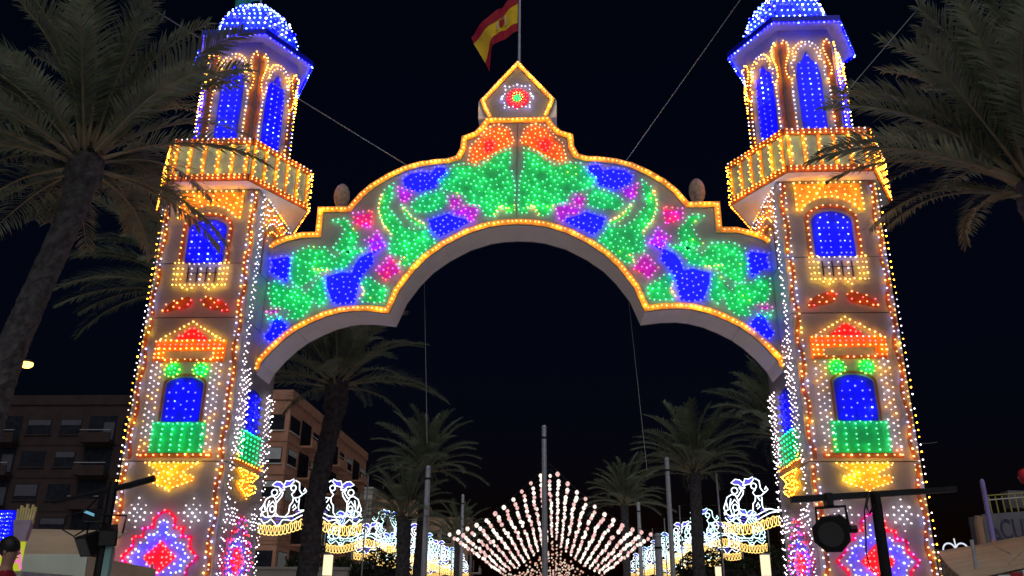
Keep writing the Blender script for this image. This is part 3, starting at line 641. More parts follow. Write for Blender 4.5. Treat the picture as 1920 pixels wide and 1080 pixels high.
def palm(crown, path, rads, label, n=44, sc=1.0, seed=1, az0=0.0, extra=(), lo=6, avoid=None):
    rnd = random.Random(seed); base = Vector(path[0]); P = empty('palm_tree', base, label, 'palm', 'palm trees around the gateway')
    trunk(path, rads, P, seed)
    c = Vector(crown) - base; top_r = rads[-1]
    for k in range(n):
        f = (k + 0.5) / n; j = min(lo, int(f ** 0.85 * (lo + 1))); az = az0 + k * 2.39996 + rnd.uniform(-0.25, 0.25)
        if avoid is not None and j >= 3 and math.cos(az - avoid) > 0.35: az += 1.7 + rnd.random()
        rr = top_r * (0.35 + 0.55 * f)
        inst('frond', rnd.choice(FR[j]), P, (c.x + rr * math.cos(az), c.y + rr * math.sin(az), c.z + 0.25 - 0.55 * f), az, sc * rnd.uniform(0.88, 1.12), rnd.uniform(-0.25, 0.25))
    for az, j, s2, dz in extra:
        me = DRY[-j - 1] if j < 0 else FR[j][0]
        inst('dry_frond' if j < 0 else 'frond', me, P, (c.x + top_r * 0.8 * math.cos(az), c.y + top_r * 0.8 * math.sin(az), c.z + dz), az, s2)
    return P
palm((-8.59, 15, 10.35), [(-9.62, 15, GZ), (-9.49, 15, 2.81), (-9.44, 15, 4.21), (-9.33, 15, 5.7), (-9.15, 15, 6.75), (-8.91, 15, 7.85), (-8.69, 15, 8.89), (-8.61, 15, 9.45), (-8.60, 15, 9.75), (-8.59, 15, 10.25)], [0.34, 0.29, 0.28, 0.27, 0.26, 0.25, 0.25, 0.27, 0.36, 0.34],
     'big leaning palm at the upper left, its crown overlapping the left tower', 60, 1.0, 3, 0.4, [(-0.15, 3, 1.0, 0.1), (0.1, 5, 0.95, -0.1), (-0.45, 4, 0.95, 0.0), (-2.2, 8, 0.6, -0.6), (0.5, 2, 1.0, 0.1)], avoid=0.0)
palm((10.2, 15, 9.45), [(9.85, 15, GZ), (9.95, 15, 4.7), (10.05, 15, 7.0), (10.18, 15, 8.5), (10.2, 15, 8.9), (10.2, 15, 9.35)], [0.34, 0.29, 0.26, 0.26, 0.34, 0.32],
     'big palm at the right edge, its fronds reaching the right tower balcony', 60, 1.08, 8, 1.1, [(3.22, 5, 1.18, -0.05), (3.05, 3, 1.1, 0.1), (3.1, 4, 1.05, 0.0), (3.30, -1, 0.80, -0.35), (2.9, 2, 1.1, 0.1), (2.75, 4, 1.0, 0.0)], lo=4, avoid=3.14)
palm((-11.6, 27, 12.1), [(-11.9, 27, GZ), (-11.8, 27, 6), (-11.6, 27, 11.2), (-11.6, 27, 12.0)], [0.4, 0.33, 0.32, 0.42],
     'palm mostly hidden behind the left tower, fronds sticking out to its left', 40, 1.15, 5, 0.0, [(3.05, 5, 1.2, -0.1), (3.3, 4, 1.15, 0), (2.9, 6, 1.1, -0.2), (3.2, 7, 1.05, -0.2), (3.1, 3, 1.1, 0.1)])
palm((-6.40, 28, 9.0), [(-6.95, 28, GZ), (-6.83, 28, 2.9), (-6.80, 28, 4.74), (-6.6, 28, 6.47), (-6.42, 28, 7.7), (-6.39, 28, 8.0), (-6.40, 28, 8.9)], [0.36, 0.33, 0.32, 0.31, 0.32, 0.40, 0.40],
     'tall palm seen through the arch just right of the left tower', 36, 0.95, 9, 0.9)
palm((-5.9, 46, 8.9), [(-6.2, 46, GZ), (-6.0, 46, 5), (-5.9, 46, 8.2), (-5.9, 46, 8.8)], [0.34, 0.28, 0.27, 0.34], 'palm behind the pale post, the taller of the pair left of the lanterns', 44, 0.85, 12)
palm((-6.5, 43.5, 6.1), [(-6.5, 43.5, GZ), (-6.45, 43.5, 3), (-6.5, 43.5, 5.6), (-6.5, 43.5, 6.0)], [0.36, 0.34, 0.36, 0.45], 'short thick palm in front of the glowing dancers left of the lanterns', 40, 0.75, 14)
palm((8.1, 44, 8.5), [(8.0, 44, GZ), (8.0, 44, 4), (8.1, 44, 7.9), (8.1, 44, 8.4)], [0.36, 0.3, 0.28, 0.36], 'dark palm right of the lanterns, trunk in front of the glowing dancers', 44, 0.95, 16)
palm((11.6, 40, 9.6), [(11.3, 40, GZ), (11.4, 40, 5), (11.6, 40, 9.0), (11.6, 40, 9.5)], [0.38, 0.32, 0.3, 0.4], 'dark palm partly hidden behind the left edge of the right tower', 46, 1.0, 18)
palm((6.6, 70, 9.9), [(6.6, 70, GZ), (6.6, 70, 9.8)], [0.3, 0.3], 'distant palm at the right end of the lantern garlands', 40, 1.0, 20)
palm((-7.2, 75, 7.5), [(-7.2, 75, GZ), (-7.2, 75, 7.4)], [0.3, 0.3], 'distant palm at the left end of the lantern garlands', 36, 0.9, 22)

# ------------------------------------------------------------------ flags
M['flagred'] = pm('red_cloth', (0.36, 0.012, 0.03), 0.8, 0.15, 3); M['flagyel'] = pm('yellow_cloth', (0.75, 0.52, 0.02), 0.8, 0.12, 3)
M['flaggreen'] = pm('green_cloth', (0.02, 0.22, 0.12), 0.8, 0.2, 3); M['cream'] = pm('cream_thread', (0.6, 0.5, 0.42), 0.8, 0.2, 20)
def lerp_path(p, t):
    q = t * (len(p) - 1); k = min(len(p) - 2, int(q)); u = q - k; return (p[k][0] + (p[k + 1][0] - p[k][0]) * u, p[k][1] + (p[k + 1][1] - p[k][1]) * u)
rows = [[(-0.03, 20.13), (-0.45, 19.48), (-0.63, 19.22), (-1.13, 18.73), (-1.49, 18.40)], [(-0.03, 19.51), (-0.38, 19.22), (-0.63, 18.80), (-1.0, 18.48), (-1.41, 18.14)], [(-0.04, 18.76), (-0.38, 18.57), (-0.62, 18.36), (-0.86, 18.02), (-1.03, 17.40)], [(-0.03, 18.44), (-0.45, 18.18), (-0.68, 17.98), (-0.83, 17.72), (-0.90, 17.10)]]
def cloth_y(u): return 21.8 + 0.22 * math.sin(u * 7.5) * u
FL = empty('national_flag', (0, 21.8, 16.9), 'red and yellow striped flag with a crest, flying above the arch gable', 'flag')
MB().tube([(0.02, 21.8, 16.85), (0.03, 21.8, 22.0)], [0.045, 0.03], 8).build('flagpole', M['pole'], FL)
for r0, r1, mt, nm in ((0, 1, 'flagred', 'stripe'), (1, 2, 'flagyel', 'stripe'), (2, 3, 'flagred', 'stripe')):
    mb = MB(); NU = 24; NVV = 4
    for i in range(NU + 1):
        for j in range(NVV + 1):
            a = lerp_path(rows[r0], i / NU); b = lerp_path(rows[r1], i / NU); v = j / NVV
            mb.v.append((a[0] + (b[0] - a[0]) * v, cloth_y(i / NU) + 0.03 * math.sin(i * 0.9 + r0 + v), a[1] + (b[1] - a[1]) * v))
    for i in range(NU):
        for j in range(NVV):
            k = i * (NVV + 1) + j; mb.f.append((k, k + 1, k + NVV + 2, k + NVV + 1)); mb.m.append(0)
    st = mb.build(nm, M[mt], FL, True)
    if r0 == 1: YS = st
def on_flag(u, v):
    u = 0.40 + (u - 0.41) * 1.45; v = 0.46 + (v - 0.46) * 1.12
    a = lerp_path(rows[1], u); b = lerp_path(rows[2], u); return (a[0] + (b[0] - a[0]) * v, cloth_y(u) - 0.05, a[1] + (b[1] - a[1]) * v)
cr = MB()
def patch(us, mi):
    cr.poly([on_flag(u, v) for u, v in us], mi)
patch([(0.36, 0.30), (0.46, 0.30), (0.46, 0.62), (0.41, 0.74), (0.36, 0.62)], 0)
patch([(0.365, 0.31), (0.41, 0.31), (0.41, 0.48), (0.365, 0.48)], 1)
patch([(0.31, 0.28), (0.335, 0.28), (0.335, 0.76), (0.31, 0.76)], 1); patch([(0.485, 0.28), (0.51, 0.28), (0.51, 0.76), (0.485, 0.76)], 1)
patch([(0.36, 0.26), (0.35, 0.12), (0.385, 0.18), (0.41, 0.08), (0.435, 0.18), (0.47, 0.12), (0.46, 0.26)], 2)
patch([(0.295, 0.80), (0.345, 0.80), (0.345, 0.85), (0.295, 0.85)], 2); patch([(0.475, 0.80), (0.525, 0.80), (0.525, 0.85), (0.475, 0.85)], 2)
cr.build('crest', [M['flagred'], M['cream'], M['rust']], YS, label='small coat of arms between two pillars')
GF = empty('green_flag', (-8.45, 21.3, 18.8), 'green flag hanging over the dome of the left tower', 'flag')
MB().tube([(-8.02, 21.2, 19.0), (-7.98, 21.2, 21.5)], 0.03, 6).build('flagpole', M['pole'], GF)
mb = MB(); NU = 10
for i in range(NU + 1):
    for j in range(7): mb.v.append((-8.02 - 0.075 * i - 0.01 * j, 21.2 + 0.08 * math.sin(i * 1.1 + j * 0.3), 21.2 - 0.30 * j - 0.02 * i * j * 0.5))
for i in range(NU):
    for j in range(6): k = i * 7 + j; mb.f.append((k, k + 1, k + 8, k + 7)); mb.m.append(0)
mb.build('cloth', M['flaggreen'], GF, True)

# ------------------------------------------------------------------ guy cables
def cable(a, b, label, sag=0.0, r=0.012):
    a = Vector(a); b = Vector(b); pts = [a.lerp(b, k / 12) - Vector((0, 0, sag * 4 * (k / 12) * (1 - k / 12))) for k in range(13)]
    o = MB().tube(pts, r, 5).build('guy_cable', M['cable']); return tag(o, label, 'cable', 'steel guy cables')
cable((-2.98, 21.8, 13.6), (-10.2, 14.0, 15.2), 'steel cable from the left shoulder of the arch past the left dome')
cable((2.99, 21.8, 13.6), (6.2, 14.0, 15.2), 'steel cable rising from the right shoulder of the arch')
cable((8.5, 14.0, 13.1), (6.5, 14.6, 10.9), 'thin cable running down behind the tip of the right palm', r=0.008)
cable((-2.78, 23, 10.9), (-2.50, 23.2, 5.9), 'thin vertical cable hanging inside the arch on the left', r=0.007)
cable((3.12, 23, 10.4), (3.46, 23.2, 5.2), 'thin vertical cable hanging inside the arch on the right', r=0.007)
cable((10.5, 24, 6.1), (14.2, 30, 7.2), 'thin cable stretched right of the right tower', 0.05, 0.007)

# ------------------------------------------------------------------ apartment blocks
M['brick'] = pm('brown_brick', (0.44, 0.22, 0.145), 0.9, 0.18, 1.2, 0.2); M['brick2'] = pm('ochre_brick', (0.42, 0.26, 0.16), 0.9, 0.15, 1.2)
M['brickshade'] = pm('shaded_brick', (0.042, 0.026, 0.026), 0.9, 0.18, 1.2, 0.2); M['shuttershade'] = pm('shaded_shutter', (0.075, 0.075, 0.095), 0.6, 0.1, 2)  # darker copies of brick and shutter: weaker street light put into the colour
M['glassdark'] = pm('dark_window_glass', (0.02, 0.022, 0.03), 0.15, 0.3, 2, spec=0.5); M['shutter'] = pm('pale_roller_shutter', (0.42, 0.42, 0.42), 0.6, 0.1, 2)
M['railw'] = pm('white_painted_rail', (0.6, 0.6, 0.6), 0.5, 0.1, 3); M['concrete'] = pm('pale_concrete', (0.50, 0.46, 0.40), 0.85, 0.15, 1.0)
def facade(P, org, dx, nx, w_, z0, floors, fh_, mats, seed, bays, balc=True):
    """bays along direction dx (unit) with outward normal nx"""
    rnd = random.Random(seed); dx = Vector(dx); nx = Vector(nx); org = Vector(org); bw = w_ / bays
    def pt(s, z, o): v = org + dx * s + nx * o; return (v.x, v.y, z)
    def slab(mb, s0, s1, za, zb, o0, o1, mi=0):
        mb.hexa([pt(s0, za, o0), pt(s1, za, o0), pt(s1, za, o1), pt(s0, za, o1), pt(s0, zb, o0), pt(s1, zb, o0), pt(s1, zb, o1), pt(s0, zb, o1)], mi)
    for fl in range(floors):
        za = z0 + fl * fh_
        for b in range(bays):
            s0 = b * bw; kind = (b + seed) % 3
            if kind == 0 and balc:
                mb = MB(); slab(mb, s0 + 0.2, s0 + bw - 0.2, za + 0.15, za + 2.5, 0.01, 0.05); wv = mb.build('window', M['glassdark'], P)
                if rnd.random() < 0.6:
                    mb = MB(); slab(mb, s0 + bw * 0.55, s0 + bw - 0.35, za + 0.3, za + 1.9, 0.052, 0.09); mb.build('shutter', M['shuttershade' if mats[0] == 'brickshade' else 'shutter'], wv)
                mb = MB(); slab(mb, s0 + 0.05, s0 + bw - 0.05, za - 0.12, za + 0.05, 0.01, 1.2); bl = mb.build('balcony', M[mats[1]], P)
                mb = MB(); slab(mb, s0 + 0.05, s0 + bw - 0.05, za + 0.05, za + 0.75, 1.08, 1.2); mb.build('parapet', M[mats[1]], bl)
                mb = MB(); mb.tube([pt(s0 + 0.05, za + 1.0, 1.14), pt(s0 + bw - 0.05, za + 1.0, 1.14)], 0.035, 5); mb.build('rail', M['railw' if mats[0] != 'brickshade' else 'pole'], bl)
            else:
                ww = bw * rnd.uniform(0.26, 0.42); sc_ = s0 + bw * 0.5
                mb = MB(); slab(mb, sc_ - ww, sc_ + ww, za + 0.8, za + 2.2, 0.01, 0.04); wv = mb.build('window', M['glassdark'], P)
                h = rnd.choice((0.0, 0.5, 1.0, 1.3))
                if h:
                    mb = MB(); slab(mb, sc_ - ww * 0.92, sc_ + ww * 0.92, za + 2.14 - h, za + 2.14, 0.042, 0.08); mb.build('shutter', M['shuttershade' if mats[0] == 'brickshade' else 'shutter'], wv)
                mb = MB(); slab(mb, sc_ - ww - 0.08, sc_ + ww + 0.08, za + 0.68, za + 0.79, 0.01, 0.14); mb.build('sill', M['concrete' if mats[0] != 'brickshade' else 'brickshade'], wv)
        if kind is not None:
            mb = MB(); slab(mb, 0, w_, za - 0.22, za - 0.13, 0.012, 0.07); mb.build('floor_band', M[mats[1]], P)
def block(name, label, x0, x1, y0, y1, ztop, mats, seed, bf, bs, fh_=2.95, pent=True):
    P = empty(name, ((x0 + x1) / 2, (y0 + y1) / 2, GZ), label, 'building', 'apartment blocks behind the gateway')
    MB().box((x0, y0, GZ), (x1, y1, ztop)).build('wall', M[mats[0]], P)
    nf = int((ztop - 1.0 - GZ) / fh_); zb = ztop - 0.6 - nf * fh_
    facade(P, (x0, y0, 0), (1, 0, 0), (0, -1, 0), x1 - x0, zb, nf, fh_, mats, seed, bf)
    facade(P, (x1, y0, 0), (0, 1, 0), (1, 0, 0), y1 - y0, zb, nf, fh_, mats, seed + 1, bs)
    mb = MB(); mb.box((x0 - 0.15, y0 - 0.15, ztop), (x1 + 0.15, y1 + 0.15, ztop + 0.9)); mb.build('roof_parapet', M[mats[0]], P)
    if pent: mb = MB(); mb.box((x0 + (x1 - x0) * 0.15, y0 + 4, ztop + 0.9), (x0 + (x1 - x0) * 0.4, y1 - 2, ztop + 3.2)); mb.build('roof_room', M[mats[0]], P)
    return P
block('apartment_block', 'brown brick apartment block with balconies behind the left tower', -32.5, -22.8, 75, 108, 19.5, ('brick', 'brick'), 1, 4, 9)
block('apartment_block', 'dark apartment block at the left edge under the street lamp', -72.0, -33.0, 76, 100, 19.3, ('brickshade', 'brickshade'), 2, 13, 6)
block('apartment_block', 'pale stepped building between the two palms left of the lanterns', -29.0, -24.5, 121, 132, 17.0, ('concrete', 'concrete'), 3, 2, 3, pent=False)
block('apartment_block', 'lower ochre building right of the pale stepped building', -24.4, -18.0, 124, 134, 15.6, ('brick2', 'concrete'), 5, 3, 3, pent=False)
block('apartment_block', 'small ochre block low behind the palm pair', -17.9, -11.5, 128, 138, 13.6, ('brick2', 'concrete'), 6, 3, 3, pent=False)

# ------------------------------------------------------------------ street lamp at the left
M['sodium'] = em('sodium_lamp', (1.0, 0.58, 0.14), 4.0); M['bollight'] = em('column_lamp_glass', (1.0, 0.80, 0.52), 1.25)
SL = empty('street_lamp', (-26.2, 40, GZ), 'glowing yellow street lamp beside the leaning palm trunk', 'street lamp')
MB().tube([(-26.2, 40, GZ), (-26.2, 40, 12.6), (-26.0, 40, 13.1), (-25.5, 40, 13.2)], [0.11, 0.07, 0.05, 0.05], 8).build('post', M['pole'], SL)
MB().box((-25.75, 39.85, 13.08), (-25.05, 40.15, 13.22)).build('lamp_head', M['black'], SL)
MB().lathe((-25.35, 40, 12.93), [(0, -0.14), (0.16, -0.11), (0.30, 0.0), (0.30, 0.145)], 12).build('lamp_glass', M['sodium'], SL)
for k, (x, y, zt, lb) in enumerate(((-6.72, 30, 3.42, 'lit column lamp beside the tall palm trunk on the left'), (7.95, 30, 3.5, 'lit column lamp close to the right tower'), (9.1, 45, 3.85, 'smaller lit column lamp further back on the right'))):
    P = empty('column_lamp', (x, y, GZ), lb, 'lamp', 'lit column lamps')
    MB().box((x - 0.11, y - 0.11, GZ), (x + 0.11, y + 0.11, zt - 0.72)).build('post', M['pole'], P)
    MB().box((x - 0.13, y - 0.13, zt - 0.715), (x + 0.13, y + 0.13, zt - 0.06)).build('lamp_glass', M['bollight'], P)
    MB().box((x - 0.14, y - 0.14, zt - 0.055), (x + 0.14, y + 0.14, zt)).build('cap', M['pole'], P)

# ------------------------------------------------------------------ pale posts in the street
for x, y, zt, r, lb in ((0.51, 42, 10.17, 0.13, 'tallest pale post, in the middle of the lantern garlands'), (-5.19, 42, 8.17, 0.14, 'pale post left of the lantern garlands'), (6.47, 42, 8.59, 0.12, 'pale post right of the lantern garlands'),
                        (-5.32, 60, 9.08, 0.11, 'thin far post behind the left end of the garlands'), (6.74, 60, 8.58, 0.13, 'thin far post behind the right end of the garlands'), (5.61, 40, 4.85, 0.17, 'short thick grey post at the right end of the garlands')):
    P = empty('garland_post', (x, y, GZ), lb, 'post', 'posts along the lit street')
    MB().tube([(x, y, GZ), (x, y, zt)], [r * 1.15, r * 0.9], 10).build('shaft', M['pole'], P)
    MB().tube([(x, y, zt), (x, y, zt + 0.12)], [r * 1.1, r * 0.6], 10).build('cap', M['pole'], P)
    MB().tube([(x, y, zt - 0.55), (x, y, zt - 0.47)], r * 1.12, 10).build('collar', M['black'], P)

# ------------------------------------------------------------------ garlands of paper lanterns
def lantern_mat(name, base, spot, s):
    m = bpy.data.materials.new(name); m.use_nodes = True; n = m.node_tree; n.nodes.clear()
    o = n.nodes.new('ShaderNodeOutputMaterial'); e = n.nodes.new('ShaderNodeEmission'); tc = n.nodes.new('ShaderNodeTexCoord'); vo = n.nodes.new('ShaderNodeTexVoronoi'); cr_ = n.nodes.new('ShaderNodeValToRGB')
    vo.inputs['Scale'].default_value = 9.0; cr_.color_ramp.elements[0].position = 0.20; cr_.color_ramp.elements[1].position = 0.34
    cr_.color_ramp.elements[0].color = (*spot, 1); cr_.color_ramp.elements[1].color = (*base, 1)
    n.links.new(tc.outputs['Object'], vo.inputs['Vector']); n.links.new(vo.outputs['Distance'], cr_.inputs[0]); n.links.new(cr_.outputs[0], e.inputs[0]); e.inputs[1].default_value = s
    n.links.new(e.outputs[0], o.inputs[0]); return m
LM = [lantern_mat('paper_lantern_white', (1.0, 0.88, 0.78), (0.55, 0.06, 0.05), 1.35), lantern_mat('paper_lantern_pink', (1.0, 0.62, 0.58), (0.45, 0.04, 0.05), 1.0), lantern_mat('paper_lantern_cream', (1.0, 0.95, 0.80), (0.75, 0.35, 0.25), 1.5)]
def lantern_mesh(mat, seed):
    mb = MB(); rnd = random.Random(seed); r = 0.105
    mb.lathe((0, 0, 0), [(0.03, r * 1.02), (0.05, r), (r * 0.62, r * 0.78), (r * 0.93, r * 0.36), (r, 0), (r * 0.93, -r * 0.36), (r * 0.62, -r * 0.78), (0.05, -r), (0.03, -r * 1.02)], 10)
    me = mb.mesh('lantern', [mat, M['flagred']], smooth=True); return me
LMESH = [lantern_mesh(m, k) for k, m in enumerate(LM)]
rnd = random.Random(77)
NROW = 26
ORD = ['nearest', 'second', 'third', 'fourth', 'fifth', 'sixth', 'seventh', 'eighth', 'ninth', 'tenth', 'eleventh', 'twelfth', 'thirteenth', 'fourteenth', 'fifteenth', 'sixteenth', 'seventeenth', 'eighteenth', 'nineteenth', 'twentieth', 'twenty-first', 'twenty-second', 'twenty-third', 'twenty-fourth', 'twenty-fifth', 'farthest']
for j in range(NROW):
    y = 45 + 1.75 * j; Gd = empty('lantern_garland', (0.75, y, 8.7), ORD[j] + ' garland of white and pink paper lanterns across the street', 'garland', 'paper lantern garlands over the street')
    pts = []; zr = rnd.uniform(-0.06, 0.06); xr = rnd.uniform(-0.05, 0.05)
    for i in range(-11, 12):
        dx = 0.465 * i + xr; z = 5.25 + zr + 3.50 * max(0.0, 1 - abs(dx) / 5.3) ** 1.62 + rnd.uniform(-0.04, 0.04); pts.append((0.75 + dx, y, z + 0.16))
        if (i == 0 and j < 2) or rnd.random() < 0.03: continue
        u = rnd.random(); inst('lantern', LMESH[0 if u < 0.42 else (1 if u < 0.80 else 2)], Gd, (dx + rnd.uniform(-0.03, 0.03), rnd.uniform(-0.12, 0.12), z - 8.7), rnd.uniform(0, 6), rnd.uniform(0.9, 1.15))
    MB().tube(pts, 0.012, 4).build('wire', M['black'], Gd)

# ------------------------------------------------------------------ light frames with dancers
NEON = {'w': em('white_light_tube', (0.80, 0.90, 1.0), 2.6), 't': em('pale_teal_light_tube', (0.60, 0.95, 0.98), 2.4), 'b': em('violet_blue_light_tube', (0.16, 0.12, 0.95), 0.9), 'y': em('yellow_light_tube', (1.0, 0.64, 0.18), 2.0)}
def nz(pts): return [((x - 905) / 8.727 / 41.0, (1047 - y) / 8.727 / 41.0) for x, y in pts]     # metres from the frame's middle and foot
def circ(cx, cy_, r, ry=None, n=12): return [(cx + r * math.cos(6.2832 * k / n), cy_ + (ry or r) * math.sin(6.2832 * k / n)) for k in range(n + 1)]
def bl(p): return [(1810 - x, y) for x, y in p]
OUT_DANCER = [[(1440, 270), (1405, 310), (1420, 370), (1500, 480), (1500, 640), (1440, 700)], [(1475, 255), (1440, 310), (1490, 385), (1530, 420)], circ(1550, 310, 50), [(1500, 480), (1540, 385), (1600, 370), (1680, 420), (1700, 480), (1680, 590)], [(1620, 440), (1640, 520), (1650, 600), (1725, 640), (1740, 700)], circ(1560, 580, 40, 50), [(1510, 520), (1560, 450), (1630, 540)], [(1640, 600), (1620, 690), (1540, 700), (1500, 640)], [(1700, 480), (1745, 590), (1700, 690)]]
IN_DANCER = [bl(p) for p in ([(600, 290), (550, 340), (590, 400), (680, 390), (740, 340)], circ(575, 235, 45), [(600, 110), (670, 150), (680, 270), (720, 325), (760, 330), (800, 290), (770, 240), (750, 290)], [(590, 400), (580, 470), (540, 520), (530, 640), (480, 700)], [(690, 410), (685, 540), (700, 600), (800, 595)], [(590, 560), (620, 500), (650, 560), (600, 600)], [(620, 410), (660, 470)])]
FANS = [[(1380, 270), (1400, 190), (1460, 140), (1530, 130), (1600, 190), (1540, 215), (1490, 215), (1440, 260), (1380, 270)], bl([(400, 230), (440, 120), (500, 125), (570, 90), (580, 130), (520, 200), (400, 230)])]
WAVE = [bl([(905, 620), (800, 595), (700, 640), (600, 690), (480, 705), (380, 700), (300, 685), (210, 715), (150, 710), (60, 660)]), bl([(905, 640), (800, 660), (680, 720), (600, 770), (520, 750), (440, 750), (400, 820), (350, 850), (310, 800), (250, 740), (190, 790), (130, 810), (75, 740)])]
FLOW = [bl(circ(a, b, 36, 26)) for a, b in ((695, 625), (585, 730), (350, 810), (150, 725), (370, 725))]
fr_y = lambda x: 870 + 95 * math.cos((x - 300) / 620 * 2.2) - 35
LOOP = []
for k in range(0, 420):
    x = 905 + (k / 420.0) * 870; ph = k / 420.0 * 6.2832 * 13; bx = 1810 - x
    LOOP.append((x + 34 * math.sin(ph), fr_y(bx) + 72 * math.cos(ph)))
def motif_meshes(teal):
    out = {}
    wm = NEON['t' if teal else 'w']
    for nm, lists, mt, r in (('dancer', OUT_DANCER, wm, 0.026), ('inner_dancer', IN_DANCER, wm, 0.026), ('wave_garland', WAVE, wm, 0.026), ('flower', FLOW, NEON['t' if teal else 'b'], 0.022), ('fringe', [LOOP, [(905 + k * 11, fr_y(905 - k * 11) - 75 + 14 * math.sin(k * 0.8)) for k in range(80)]], NEON['y'], 0.022)):
        for sd in (1, -1):
            mb = MB()
            for p in lists: mb.tube([(sd * x, 0, z) for x, z in nz(p)], r, 5)
            out[(nm, sd)] = mb.mesh(nm, [mt])
    for k, f in enumerate(FANS):
        for sd in (1, -1):
            q = nz(f); mb = MB(); mb.prism([(sd * x, -0.01, z) for x, z in q[:-1]], [(sd * x, 0.01, z) for x, z in q[:-1]]); out[('fan%d' % k, sd)] = mb.mesh('fan', [NEON['b']])
            mb = MB(); mb.tube([(sd * x, -0.03, z) for x, z in q], 0.022, 5); out[('rim%d' % k, sd)] = mb.mesh('fan_rim', [wm])
    mb = MB(); W = 2.55
    for a, b in (((-W, -0.1), (W, -0.1)), ((-W, 2.85), (W, 2.85)), ((-W, 1.5), (W, 1.5)), ((-W, -0.1), (-W, 2.85)), ((W, -0.1), (W, 2.85)), ((0, -0.1), (0, 2.85)), ((-1.3, -0.1), (-1.3, 2.85)), ((1.3, -0.1), (1.3, 2.85))): mb.tube([(a[0], 0.04, a[1]), (b[0], 0.04, b[1])], 0.009, 4)
    out['frame'] = mb.mesh('frame', [M['black']])
    mb = MB()
    for x in (-W, W): mb.tube([(x, 0.08, -(4.6 - GZ)), (x, 0.08, 2.85)], 0.045, 6)
    out['posts'] = mb.mesh('support', [M['pole']])
    return out
MM = [motif_meshes(False), motif_meshes(True)]
def light_frame(x, y, z, teal, label):
    P = empty('light_frame', (x, y, z), label, 'light sculpture', 'glowing dancer frames along the street'); D = MM[1 if teal else 0]
    inst('frame', D['frame'], P)
    for sd in (1, -1):
        for nm in ('dancer', 'inner_dancer', 'wave_garland', 'fringe', 'flower'):
            o = inst('dancer' if 'dancer' in nm else nm, D[(nm, sd)], P)
            if nm == 'flower': o['kind'] = 'stuff'
        for k in (0, 1): f_ = inst('fan', D[('fan%d' % k, sd)], P); inst('fan_rim', D[('rim%d' % k, sd)], f_)
    for sx in (-2.55, 2.55):
        mb = MB(); mb.tube([(x + sx, y + 0.08, GZ), (x + sx, y + 0.08, z + 2.85)], 0.035, 6); mb.build('support_post', M['pole'], P)
for k, y in enumerate((40.0, 52.5, 60.0, 67.5, 75.0, 83.0, 92.0)):
    w_ = ('nearest', 'second', 'third', 'fourth', 'fifth', 'sixth', 'farthest')[k]
    light_frame(-10.27, y, 4.67, k % 2, w_ + ' glowing frame of fan dancers on the left side of the street')
    light_frame(11.0, y, 4.80, k % 2, w_ + ' glowing frame of fan dancers on the right side of the street')

# ------------------------------------------------------------------ hedges and low walls beyond the gateway
M['hedge'] = leafmat('hedge_leaf', (0.018, 0.028, 0.014), (0.05, 0.07, 0.03))
def hedge(x0, x1, y, zt, label, seed):
    rnd = random.Random(seed); mb = MB()
    for k in range(int((x1 - x0) * 650)):
        p = Vector((rnd.uniform(x0, x1), y + rnd.uniform(-0.6, 0.6), 0)); lim = zt + 0.35 * math.sin(p.x * 1.7 + seed) + 0.2 * math.sin(p.x * 4.1)
        p.z = GZ + (lim - GZ) * rnd.random() ** 0.6; a = Vector((rnd.gauss(0, 1), rnd.gauss(0, 1), rnd.gauss(0, 1))).normalized() * 0.12; b = a.orthogonal().normalized() * 0.06
        mb.poly([p - a, p + b, p + a, p - b])
    P = empty('hedge', ((x0 + x1) / 2, y, GZ), label, 'hedge', 'dark hedges along the street')
    mb.build('foliage', M['hedge'], P, kind='stuff')
    MB().box((x0 + 0.2, y - 0.25, GZ), (x1 - 0.2, y + 0.25, zt - 0.7)).build('branch_mass', M['dark'], P)
hedge(-13.5, -6.8, 48, 4.4, 'dark hedge under the glowing dancers on the left', 3)
hedge(7.4, 13.0, 48, 4.5, 'dark hedge under the glowing dancers on the right', 5)
for x0, x1, y, zt, lb in ((-16.0, -7.2, 35.0, 3.1, 'pale low wall beneath the left dancer frames'), (8.6, 12.2, 36.0, 2.9, 'pale low wall beneath the right dancer frames')):
    P = empty('low_wall', ((x0 + x1) / 2, y, GZ), lb, 'wall'); MB().box((x0, y, GZ), (x1, y + 0.3, zt)).build('wall_face', M['concrete'], P); MB().box((x0 - 0.05, y - 0.06, zt + 0.002), (x1 + 0.05, y + 0.36, zt + 0.1)).build('coping', M['concrete'], P)

mb = MB(); rnd = random.Random(5)
for j in range(70):
    y = 91.5 + 2.6 * j
    for i in range(-11, 12):
        dx = 0.465 * i; z = 5.25 + 3.50 * max(0.0, 1 - abs(dx) / 5.3) ** 1.62 + rnd.uniform(-0.25, 0.25)
        if rnd.random() < 0.85: mb.ball((0.75 + dx + rnd.uniform(-0.1, 0.1), y + rnd.uniform(-0.8, 0.8), z - rnd.choice((0, 0, 0.5, 1.0, 1.6))), 0.12, 0 if rnd.random() < 0.6 else 1)
tag(mb.build('distant_lanterns', [em('far_lantern_pink', (1.0, 0.55, 0.42), 0.75), em('far_lantern_white', (1.0, 0.82, 0.66), 0.8)]), 'mass of distant pinkish lanterns at the end of the street', None, None, 'stuff')
